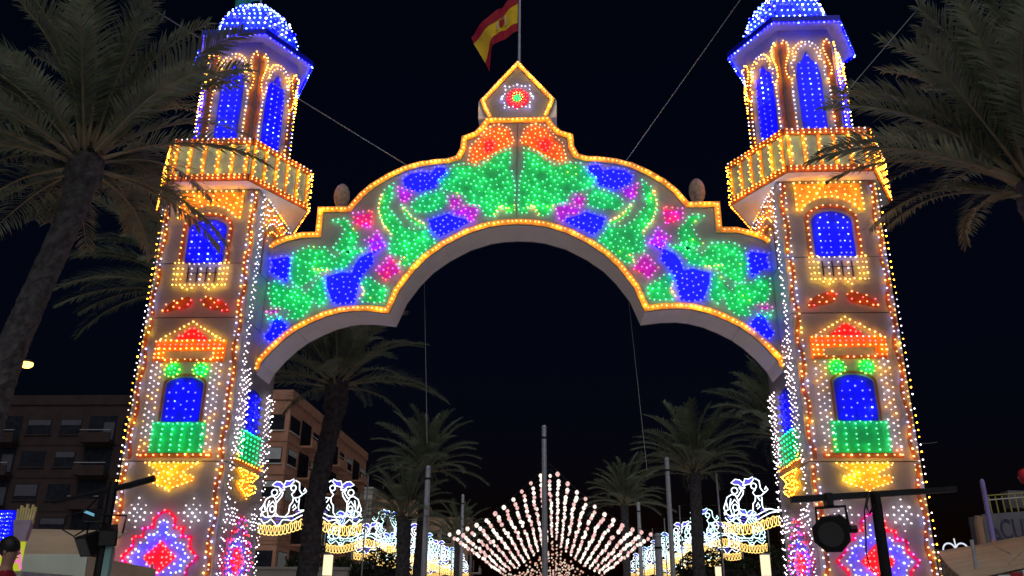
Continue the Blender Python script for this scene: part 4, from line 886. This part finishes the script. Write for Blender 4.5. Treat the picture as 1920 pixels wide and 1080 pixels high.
# ------------------------------------------------------------------ spotlight stand, right foreground
RS = empty('lighting_stand', (3.49, 7, GZ), 'black T-bar lighting stand in front of the right tower', 'light stand', 'black lighting stands')
MB().tube([(3.49, 7, GZ + 0.5), (3.49, 7, 2.49)], [0.045, 0.04], 10).build('pole', M['black'], RS)
for a in (0.4, 2.5, 4.6): MB().tube([(3.49, 7, GZ + 0.62), (3.49 + 0.6 * math.cos(a), 7 + 0.6 * math.sin(a), GZ + 0.02)], 0.02, 6).build('leg', M['black'], RS)
MB().hexa([(2.83, 6.97, 2.425), (4.12, 6.97, 2.515), (4.12, 7.03, 2.515), (2.83, 7.03, 2.425), (2.83, 6.97, 2.475), (4.12, 6.97, 2.555), (4.12, 7.03, 2.555), (2.83, 7.03, 2.475)]).build('crossbar', M['black'], RS)
MB().tube([(3.43, 6.96, 2.50), (3.39, 6.94, 2.40), (3.41, 6.95, 2.34), (3.47, 6.95, 2.42), (3.46, 6.96, 2.5)], 0.010, 5).build('cable_loop', M['black'], RS)
MB().tube([(3.41, 6.95, 2.47), (3.37, 6.94, 2.36), (3.36, 6.94, 2.2), (3.345, 6.95, 2.05), (3.36, 6.95, 1.93), (3.43, 6.95, 1.88), (3.46, 6.95, 1.98)], 0.006, 5).build('cable', M['black'], RS)
SP = empty('spotlight', (3.10, 7, 2.2), 'unlit black octagonal spotlight hanging from the T-bar', 'spotlight')
MB().hexa([(3.095, 6.95, 2.40), (3.145, 6.95, 2.40), (3.145, 7.05, 2.40), (3.095, 7.05, 2.40), (3.095, 6.95, 2.50), (3.145, 6.95, 2.50), (3.145, 7.05, 2.50), (3.095, 7.05, 2.50)]).build('clamp', M['black'], SP)
MB().tube([(3.01, 6.98, 2.24), (3.01, 6.98, 2.385), (3.24, 6.98, 2.40), (3.25, 6.98, 2.22)], 0.012, 6).build('yoke', M['black'], SP)
ax = Vector((-0.42, -0.80, -0.30)).normalized(); u1 = ax.cross(Vector((0, 0, 1))).normalized(); u2 = ax.cross(u1)
def ringp(c, r, n=8, ph=0.39): return [c + u1 * (r * math.cos(6.2832 * k / n + ph)) + u2 * (r * math.sin(6.2832 * k / n + ph)) for k in range(n)]
c0 = Vector((3.09, 6.90, 2.19))
def loft(mb, rings):
    i = len(mb.v); n = len(rings[0])
    for r_ in rings: mb.v += [tuple(p) for p in r_]
    for k in range(len(rings) - 1):
        for j in range(n):
            a = i + k * n + j; b = i + k * n + (j + 1) % n; mb.f.append((a, b, b + n, a + n)); mb.m.append(0)
    mb.f.append(tuple(i + j for j in reversed(range(n)))); mb.f.append(tuple(i + (len(rings) - 1) * n + j for j in range(n))); mb.m += [0, 0]
    return mb
loft(MB(), [ringp(c0 - ax * 0.30, 0.07), ringp(c0 - ax * 0.22, 0.10), ringp(c0 - ax * 0.08, 0.115), ringp(c0, 0.14)]).build('housing', M['black'], SP)
M['lens'] = pm('dark_lens_glass', (0.03, 0.03, 0.03), 0.12, 0.2, 4, spec=0.6)
loft(MB(), [ringp(c0 + ax * 0.001, 0.14), ringp(c0 + ax * 0.05, 0.145)]).build('rim', M['black'], SP)
loft(MB(), [ringp(c0 + ax * 0.045, 0.10, 20), ringp(c0 + ax * 0.058, 0.095, 20)]).build('lens', M['lens'], SP)
MB().tube([c0 - ax * 0.12 + Vector((0.12, 0, 0)), c0 - ax * 0.12 + Vector((0.17, 0, 0))], 0.03, 8).build('knob', M['black'], SP)

# ------------------------------------------------------------------ lighting stand, left foreground
M['teallit'] = pm('teal_lit_post', (0.20, 0.34, 0.32), 0.6, 0.2, 6)  # teal light falling on the post put into its colour
LS = empty('lighting_stand', (-3.2, 8, GZ), 'black lighting stand with tilted boom in front of the left tower', 'light stand', 'black lighting stands')
MB().tube([(-3.21, 8, GZ), (-3.205, 8, 2.72)], 0.042, 8).build('pole', M['black'], LS)
MB().box((-3.165, 7.97, GZ), (-3.105, 8.03, 2.30)).build('post_sleeve', M['teallit'], LS)
MB().tube([(-2.82, 8, 2.755), (-3.05, 8, 2.69), (-3.76, 8.0, 2.53)], [0.032, 0.030, 0.022], 8).build('boom', M['black'], LS)
MB().tube([(-3.30, 7.98, 2.60), (-3.42, 7.97, 2.45), (-3.58, 7.97, 2.40), (-3.60, 7.97, 2.28), (-3.48, 7.97, 2.22), (-3.36, 7.97, 2.30)], 0.008, 5).build('cable', M['black'], LS)
def can(nm, c, axv, r, l, label):
    P = empty(nm, c, label, 'floodlight', 'unlit floodlights on the left stand'); global ax, u1, u2
    ax = Vector(axv).normalized(); u1 = ax.cross(Vector((0, 0, 1))).normalized(); u2 = ax.cross(u1); c = Vector(c)
    loft(MB(), [ringp(c - ax * l, r * 0.75, 4, 0.785), ringp(c, r, 4, 0.785), ringp(c + ax * 0.03, r * 1.05, 4, 0.785)]).build('housing', M['black'], P)
    loft(MB(), [ringp(c + ax * 0.031, r * 0.9, 4, 0.785), ringp(c + ax * 0.04, r * 0.88, 4, 0.785)]).build('glass', M['lens'], P)
    MB().tube([c - ax * l * 0.5 + u1 * r, c - ax * l * 0.5 + u1 * r * 1.1 + Vector((0, 0, 0.16)), c - ax * l * 0.5 - u1 * r * 1.1 + Vector((0, 0, 0.16)), c - ax * l * 0.5 - u1 * r], 0.010, 5).build('bracket', M['black'], P)
can('floodlight', (-3.13, 7.92, 2.22), (0.3, -0.8, -0.55), 0.11, 0.12, 'unlit floodlight to the right of the left lighting pole')
can('floodlight', (-3.34, 7.95, 2.14), (-0.45, -0.75, -0.5), 0.13, 0.16, 'unlit floodlight to the left of the left lighting pole')
M['bluestrip'] = em('pale_blue_light_strip', (0.25, 0.65, 0.9), 0.6)
P = empty('control_box', (-3.37, 8, 2.43), 'small control box with a pale blue lit strip', 'box')
MB().box((-3.44, 7.98, 2.36), (-3.27, 8.08, 2.47)).build('case', M['black'], P); MB().hexa([(-3.43, 7.972, 2.435), (-3.33, 7.972, 2.40), (-3.33, 7.979, 2.40), (-3.43, 7.979, 2.435), (-3.43, 7.972, 2.46), (-3.33, 7.972, 2.425), (-3.33, 7.979, 2.425), (-3.43, 7.979, 2.46)]).build('light_strip', M['bluestrip'], P)

# ------------------------------------------------------------------ tents
M['canvas'] = pm('beige_canvas', (0.50, 0.40, 0.27), 0.85, 0.12, 1.5); M['canvasw'] = pm('off_white_canvas', (0.60, 0.63, 0.58), 0.85, 0.1, 1.5)
M['canvasd'] = pm('mottled_brown_canvas', (0.20, 0.13, 0.10), 0.9, 0.4, 14, 0.3); M['redstripe'] = pm('red_stripe_canvas', (0.30, 0.02, 0.03), 0.8, 0.15, 3); M['seam'] = pm('canvas_seam', (0.46, 0.36, 0.24), 0.8)
def sheet(mb, c00, c10, c11, c01, nu=10, nv=8, sag=0.06, th=0.02):
    i = len(mb.v); c = [Vector(q) for q in (c00, c10, c11, c01)]
    for lay in ((0, 1) if th else (0,)):
        for a in range(nu + 1):
            for b in range(nv + 1):
                u, v = a / nu, b / nv; p = c[0].lerp(c[1], u).lerp(c[3].lerp(c[2], u), v)
                p.z -= sag * (math.sin(math.pi * v) + 0.35 * math.sin(math.pi * u) + 0.12 * math.sin(u * 19 + v * 3)) + lay * th; mb.v.append(tuple(p))
    n = (nu + 1) * (nv + 1)
    for a in range(nu):
        for b in range(nv):
            k = i + a * (nv + 1) + b; q = (k, k + nv + 1, k + nv + 2, k + 1); mb.f.append(q); mb.m.append(0)
            if th: mb.f.append(tuple(x + n for x in reversed(q))); mb.m.append(0)
    return mb
TL = empty('market_tent', (-7.6, 14.6, GZ), 'beige market tent behind the food stall at lower left', 'tent', 'canvas market tents')
sheet(MB(), (-9.4, 13.9, 2.42), (-6.50, 13.9, 2.40), (-6.95, 16.0, 2.95), (-9.4, 16.0, 3.0), sag=0.03).build('canopy', M['canvas'], TL, True)
sheet(MB(), (-9.4, 13.88, 1.9), (-6.46, 13.88, 1.7), (-6.50, 13.9, 2.41), (-9.4, 13.9, 2.40), sag=0.0, th=0).build('front_cloth', M['canvasw'], TL, True)
sheet(MB(), (-6.48, 13.9, 1.7), (-6.48, 16.4, 1.7), (-6.48, 16.4, 2.30), (-6.48, 13.9, 2.38), sag=0.0, th=0).build('side_cloth', M['canvas'], TL, True)
for x, y in ((-6.52, 13.95), (-9.35, 13.95), (-6.52, 16.3), (-9.35, 16.3)): MB().tube([(x, y, GZ), (x, y, 2.38)], 0.03, 6).build('pole', M['pole'], TL)
TR = empty('market_tent', (9.5, 16, GZ), 'big beige market tent with sloping roof at lower right', 'tent', 'canvas market tents')
sheet(MB(), (6.30, 12.0, 2.04), (9.6, 12.0, 2.70), (13.2, 20.5, 3.62), (9.60, 20.5, 2.96), 14, 10, 0.05).build('canopy', M['canvas'], TR, True)
MB().tube([(7.9, 13.9, 2.49), (8.73, 16, 2.75), (10.7, 20.2, 3.22)], 0.016, 5).build('seam', M['seam'], TR)
MB().tube([(7.1, 12.4, 2.27), (8.3, 14.2, 2.60), (9.6, 16.8, 2.96)], 0.014, 5).build('seam', M['seam'], TR)
for k in range(14):
    x0 = 6.72 + 0.16 * k; zt = 2.02 + (x0 - 6.20) * 0.2; mb = MB(); mb.box((x0, 11.96, zt - 0.22), (x0 + 0.155, 11.985, zt - 0.02)); mb.build('valance_strip', M['redstripe' if k % 2 else 'canvasw'], TR)
for x, y, z in ((6.3, 12.1, 1.98), (9.5, 12.1, 2.6), (9.5, 20.3, 2.85), (13.0, 20.3, 3.5)): MB().tube([(x, y, GZ), (x, y, z)], 0.035, 6).build('pole', M['pole'], TR)
TB = empty('small_tent', (10.6, 24, GZ), 'mottled brown tent roof tucked against the right edge of the right tower', 'tent', 'canvas market tents')
sheet(MB(), (9.9, 23.6, 3.5), (11.05, 23.6, 3.20), (11.05, 26.5, 3.25), (9.9, 26.5, 3.5), 6, 5, 0.02).build('canopy', M['canvasd'], TB, True)
sheet(MB(), (11.06, 23.6, 3.20), (12.6, 23.6, 1.9), (12.6, 26.5, 1.9), (11.06, 26.5, 3.25), 6, 5, 0.02).build('canopy', M['canvasd'], TB, True)
sheet(MB(), (9.9, 23.58, 1.6), (12.6, 23.58, 1.6), (11.05, 23.58, 3.18), (9.9, 23.58, 3.45), 6, 5, 0.0, 0).build('end_cloth', M['canvasd'], TB, True)
for x, y in ((10.0, 23.7), (12.5, 23.7), (12.5, 26.4)): MB().tube([(x, y, GZ), (x, y, 1.93)], 0.03, 6).build('pole', M['pole'], TB)
P = tag(MB().tube([(7.40, 14, GZ), (7.40, 14, 2.70)], 0.030, 8).build('tent_post', M['pole']), 'thin grey post standing in front of the big beige tent', 'post')
M['violet'] = pm('violet_lit_shaft', (0.36, 0.30, 0.72), 0.5, 0.1, 4)  # violet light on the post put into its colour
P = empty('violet_post', (12.57, 24, GZ), 'tall violet-lit post in front of the grey ride wall at right', 'post'); MB().tube([(12.57, 24, GZ), (12.56, 24, 5.0)], [0.085, 0.06], 10).build('shaft', M['violet'], P); MB().tube([(12.56, 24, 5.0), (12.56, 24, 5.08)], [0.065, 0.03], 10).build('cap', M['violet'], P)

# ------------------------------------------------------------------ writing
def letters(txt, parent, org, right, size, mat, name='letter', depth=0.01, gap=0.0, wid=1.0):
    """each character is its own little part; org is the foot of the first letter"""
    x = 0.0; right = Vector(right).normalized(); base = root_loc(parent)
    for ch in txt:
        if ch == ' ': x += size * 0.45; continue
        cu = bpy.data.curves.new('letter', 'FONT'); cu.body = ch; cu.size = size * 1.38; cu.extrude = depth / 2; cu.offset = 0.012 * size
        to = bpy.data.objects.new('letter', cu); col.objects.link(to); bpy.context.view_layer.update()
        me = bpy.data.meshes.new_from_object(to); bpy.data.objects.remove(to); me.materials.clear(); me.materials.append(mat)
        w_ = max(v.co.x for v in me.vertices); o = bpy.data.objects.new(name, me); col.objects.link(o); o.parent = parent
        p = Vector(org) + right * x - Vector(base); o.location = p; o.rotation_euler = (math.pi / 2, 0, math.atan2(right.y, right.x)); o.scale = (wid, 1, 1); x += w_ * wid + gap
# ------------------------------------------------------------------ ride wall at the right edge
M['ridewall'] = pm('grey_ride_wall', (0.15, 0.145, 0.165), 0.8, 0.15, 2); M['rideletter'] = pm('dark_blue_letter', (0.05, 0.045, 0.085), 0.6, 0.4, 6); M['yrail'] = pm('yellow_rail', (0.42, 0.38, 0.10), 0.6)
RW = empty('ride_wall', (17.5, 30, GZ), 'grey fairground ride wall with dark letters and yellow railing at right', 'ride')
MB().hexa([(15.25, 30, GZ), (20, 30, GZ), (20, 31, GZ), (15.25, 31, GZ), (15.25, 30, 4.78), (20, 30, 5.15), (20, 31, 5.15), (15.25, 31, 4.78)]).build('wall_face', M['ridewall'], RW)
MB().tube([(15.14, 30.1, GZ), (15.14, 30.1, 4.5), (15.2, 30.1, 4.72)], 0.14, 10).build('rounded_end', M['brick2'], RW)
letters('A', RW, (15.38, 29.985, 3.84), (1, 0, 0.0), 0.52, M['rideletter']); letters('CUR', RW, (15.75, 29.985, 4.0), (1, 0, 0), 0.66, M['rideletter'], wid=0.62, gap=0.02)
for k in range(9): MB().tube([(15.62 + 0.22 * k, 30.05, 4.82 + 0.017 * k), (15.60 + 0.22 * k, 30.05, 5.36 + 0.017 * k)], 0.022, 5).build('baluster', M['yrail'], RW)
MB().tube([(15.45, 30.05, 5.25), (17.6, 30.05, 5.42)], 0.02, 5).build('rail', M['railw'], RW); MB().tube([(15.5, 30.05, 5.40), (17.6, 30.05, 5.56)], 0.02, 5).build('rail', M['yrail'], RW)
MB().box((16.45, 30.4, 5.05), (18.2, 30.9, 5.62)).build('panel', M['ridewall'], RW)
P = empty('red_figure_sign', (17.15, 30.3, 5.0), 'red cut-out decoration on a dark blue post at the right edge', 'decoration')
MB().tube([(17.08, 30.3, 5.05), (17.1, 30.3, 5.85)], 0.06, 8).build('post', M['rideletter'], P)
MB().lathe((17.08, 30.3, 5.8), [(0, 0), (0.16, 0.06), (0.24, 0.28), (0.18, 0.48), (0, 0.56)], 10).build('red_bust', M['redpaintglow'], P, True)
M['whitearc'] = em('white_arc_light', (0.85, 0.88, 1.0), 0.9)
P = empty('arc_light', (18.6, 40, GZ), 'small white twin-arc light ornament beyond the right tent', 'light sculpture')
MB().tube([(18.6, 40, GZ), (18.6, 40, 4.3)], 0.03, 6).build('stand', M['pole'], P)
for cx_ in (18.35, 18.9): MB().tube([(cx_ + 0.27 * math.cos(R(a)), 40, 4.3 + 0.30 * math.sin(R(a))) for a in range(-10, 191, 20)], 0.035, 6).build('arc', M['whitearc'], P)
MB().tube([(18.66, 40, 4.35), (18.62, 40, 4.8)], 0.03, 6).build('spike', M['whitearc'], P)

# ------------------------------------------------------------------ food stall, lower left
M['signyel'] = em('lit_yellow_sign', (0.72, 0.80, 0.04), 0.62); M['signpink'] = em('lit_pink_letter', (1.0, 0.25, 0.55), 0.85); M['friesy'] = pm('pale_yellow_fries', (0.62, 0.50, 0.22), 0.7, 0.2, 8); M['carton'] = pm('lilac_carton', (0.36, 0.27, 0.36), 0.7, 0.2, 6)
ST = empty('food_stall', (-7.6, 12.6, GZ), 'food stall with lit yellow sign and blue bulb panel at lower left', 'stall')
MB().box((-9.2, 12.06, GZ), (-6.40, 13.4, 1.55)).build('counter', M['canvasw'], ST); MB().box((-9.2, 12.06, 2.02), (-6.40, 13.4, 2.07)).build('shelf', M['pole'], ST)
MB().box((-6.47, 12.06, 1.56), (-6.40, 13.4, 2.015)).build('side_wall', M['canvasw'], ST)
MB().box((-9.0, 12.0, 2.075), (-6.42, 12.05, 2.46)).build('sign_board', M['signyel'], ST)
letters('RIA', ST, (-6.83, 11.985, 2.095), (1, 0, 0), 0.31, M['signpink'], depth=0.02, gap=0.035, wid=0.62)
MB().box((-9.0, 12.10, 2.48), (-6.66, 12.15, 2.90)).build('bulb_panel', M['bluepaintglow'], ST)
mb = MB(); sf = Face((0, 12.10, 0), (1, 0, 0), (0, -1, 0))
bulbs(sf, [(-8.9 + 0.032 * i, 2.52 + 0.055 * j, 'B' if i % 3 else 'D') for i in range(0, 69) for j in range(7)], 'bulb_panel_lamps', ST, off=0.02, r=0.008)
FS = empty('fries_sign', (-6.47, 11.9, 2.46), 'cut-out sign shaped like a carton of fries on the food stall', 'sign')
MB().prism([(-6.50, 11.88, 2.47), (-6.34, 11.88, 2.47), (-6.30, 11.88, 2.74), (-6.56, 11.88, 2.74)], [(-6.50, 11.96, 2.47), (-6.34, 11.96, 2.47), (-6.30, 11.96, 2.74), (-6.56, 11.96, 2.74)]).build('carton', M['carton'], FS)
for k in range(7):
    x = -6.54 + 0.036 * k; h = (0.15, 0.20, 0.17, 0.22, 0.16, 0.21, 0.18)[k]; MB().hexa([(x, 11.90, 2.70), (x + 0.03, 11.90, 2.70), (x + 0.03, 11.93, 2.70), (x, 11.93, 2.70), (x - 0.01 + 0.004 * k, 11.895, 2.74 + h), (x + 0.02 + 0.004 * k, 11.895, 2.74 + h), (x + 0.02 + 0.004 * k, 11.925, 2.74 + h), (x - 0.01 + 0.004 * k, 11.925, 2.74 + h)]).build('fry', M['friesy'], FS)

# ------------------------------------------------------------------ the person at the stall
M['skin'] = pm('skin', (0.36, 0.20, 0.14), 0.6, 0.08, 8); M['shirt'] = pm('red_shirt', (0.26, 0.01, 0.025), 0.85, 0.2, 9); M['jeans'] = pm('dark_jeans', (0.03, 0.035, 0.06), 0.9, 0.2, 9); M['hair'] = pm('dark_hair', (0.012, 0.010, 0.010), 0.5, 0.4, 30); M['shoe'] = pm('dark_shoe', (0.02, 0.02, 0.02), 0.6)
def skinned(name, verts, edges, mats, zone, parent, sub=2):
    me = bpy.data.meshes.new(name); me.from_pydata([v[:3] for v in verts], edges, []); ob = bpy.data.objects.new(name, me); col.objects.link(ob)
    md = ob.modifiers.new('skin', 'SKIN'); md.use_smooth_shade = True
    for i, v in enumerate(verts):
        sv = me.skin_vertices[0].data[i]; sv.radius = (v[3], v[4] if len(v) > 4 else v[3]); sv.use_root = (i == 0)
    sb = ob.modifiers.new('sub', 'SUBSURF'); sb.levels = sb.render_levels = sub
    dg = bpy.context.evaluated_depsgraph_get(); m2 = bpy.data.meshes.new_from_object(ob.evaluated_get(dg)); bpy.data.objects.remove(ob)
    m2.materials.clear()
    for m in mats: m2.materials.append(m)
    for p in m2.polygons: p.material_index = zone(p.center); p.use_smooth = True
    o = bpy.data.objects.new(name, m2); col.objects.link(o); o.parent = parent; return o
PX, PY = -5.36, 10.0
PE = empty('person', (PX, PY, GZ), 'person in a red top looking down at a phone by the food stall', 'person')
V = [(0, 0, 0.96, 0.15, 0.11), (0, 0, 1.18, 0.14, 0.105), (0.01, 0, 1.38, 0.17, 0.11), (0.0, 0, 1.50, 0.10, 0.08), (0.015, 0, 1.575, 0.058), (0.03, 0, 1.66, 0.075, 0.075), (0.035, 0, 1.76, 0.10, 0.082), (0.03, 0, 1.84, 0.075, 0.07),
     (0.0, -0.10, 0.90, 0.095), (0.03, -0.11, 0.50, 0.062), (0.0, -0.11, 0.09, 0.042), (0.13, -0.12, 0.035, 0.035),
     (0.0, 0.10, 0.90, 0.095), (0.02, 0.11, 0.50, 0.062), (-0.02, 0.11, 0.09, 0.042), (0.11, 0.12, 0.035, 0.035),
     (0.0, -0.20, 1.44, 0.062), (0.05, -0.25, 1.20, 0.048), (0.25, -0.16, 1.36, 0.034), (0.30, -0.13, 1.40, 0.03),
     (0.0, 0.20, 1.44, 0.062), (0.04, 0.25, 1.20, 0.048), (0.22, 0.14, 1.34, 0.034), (0.27, 0.06, 1.38, 0.03)]
Ed = [(0, 1), (1, 2), (2, 3), (3, 4), (4, 5), (5, 6), (6, 7), (0, 8), (8, 9), (9, 10), (10, 11), (0, 12), (12, 13), (13, 14), (14, 15), (3, 16), (16, 17), (17, 18), (18, 19), (3, 20), (20, 21), (21, 22), (22, 23)]
def zone(c):
    if c.z < 0.07: return 3
    if c.z < 0.98: return 2
    if c.z > 1.545: return 0
    if c.x > 0.17 and abs(c.y) > 0.03: return 0
    return 1
bd = skinned('body', V, Ed, [M['skin'], M['shirt'], M['jeans'], M['shoe']], zone, PE)
for sy, wr in ((-1, (0.30, -0.13, 1.40)), (1, (0.27, 0.06, 1.38))):
    for k in range(5):
        a = Vector(wr); ln = (0.05, 0.075, 0.082, 0.075, 0.06)[k]; off = Vector((0.02, sy * -0.01, 0.035 - 0.018 * k)); q = a + off; m_ = q + Vector((0.03, -sy * 0.028, 0.012)); e = m_ + Vector((0.005, -sy * ln * 0.6, 0.0))
        o = MB().tube([a, q, m_, e], [0.012, 0.011, 0.009, 0.007], 6).mesh('finger', [M['skin']], smooth=True); inst('finger', o, bd)
hv = MB(); hv.lathe((0, 0, 0), [(0, 0.135), (0.06, 0.125), (0.10, 0.085), (0.118, 0.03), (0.112, -0.03), (0.09, -0.07)], 14)
hm = hv.mesh('hair', [M['hair']], smooth=True); ho = inst('hair', hm, PE, (0.012, 0, 1.795)); ho.rotation_euler = (0, -0.35, 0); ho.scale = (1.0, 0.88, 1.0)
MB().tube([(PX + 0.115, PY, GZ + 1.765), (PX + 0.145, PY, GZ + 1.735), (PX + 0.12, PY, GZ + 1.725)], [0.012, 0.016, 0.012], 6).build('nose', M['skin'], PE, True)
for sy in (-1, 1):
    MB().ball((PX + 0.117, PY + sy * 0.032, GZ + 1.775), 0.010).build('eye', M['dark'], PE)
    MB().lathe((PX + 0.02, PY + sy * 0.088, GZ + 1.74), [(0, -0.03), (0.016, -0.01), (0.018, 0.015), (0, 0.03)], 8).build('ear', M['skin'], PE, True)
MB().box((PX + 0.122, PY - 0.022, GZ + 1.685), (PX + 0.128, PY + 0.022, GZ + 1.695)).build('mouth', M['crimson'], PE)
PH = empty('mobile_phone', (PX + 0.33, PY - 0.03, GZ + 1.36), 'dark mobile phone held by the person in red', 'phone')
MB().hexa([(PX + 0.335, PY - 0.11, GZ + 1.36), (PX + 0.35, PY - 0.11, GZ + 1.36), (PX + 0.35, PY + 0.03, GZ + 1.36), (PX + 0.335, PY + 0.03, GZ + 1.36), (PX + 0.365, PY - 0.11, GZ + 1.45), (PX + 0.38, PY - 0.11, GZ + 1.45), (PX + 0.38, PY + 0.03, GZ + 1.45), (PX + 0.365, PY + 0.03, GZ + 1.45)]).build('case', M['black'], PH)
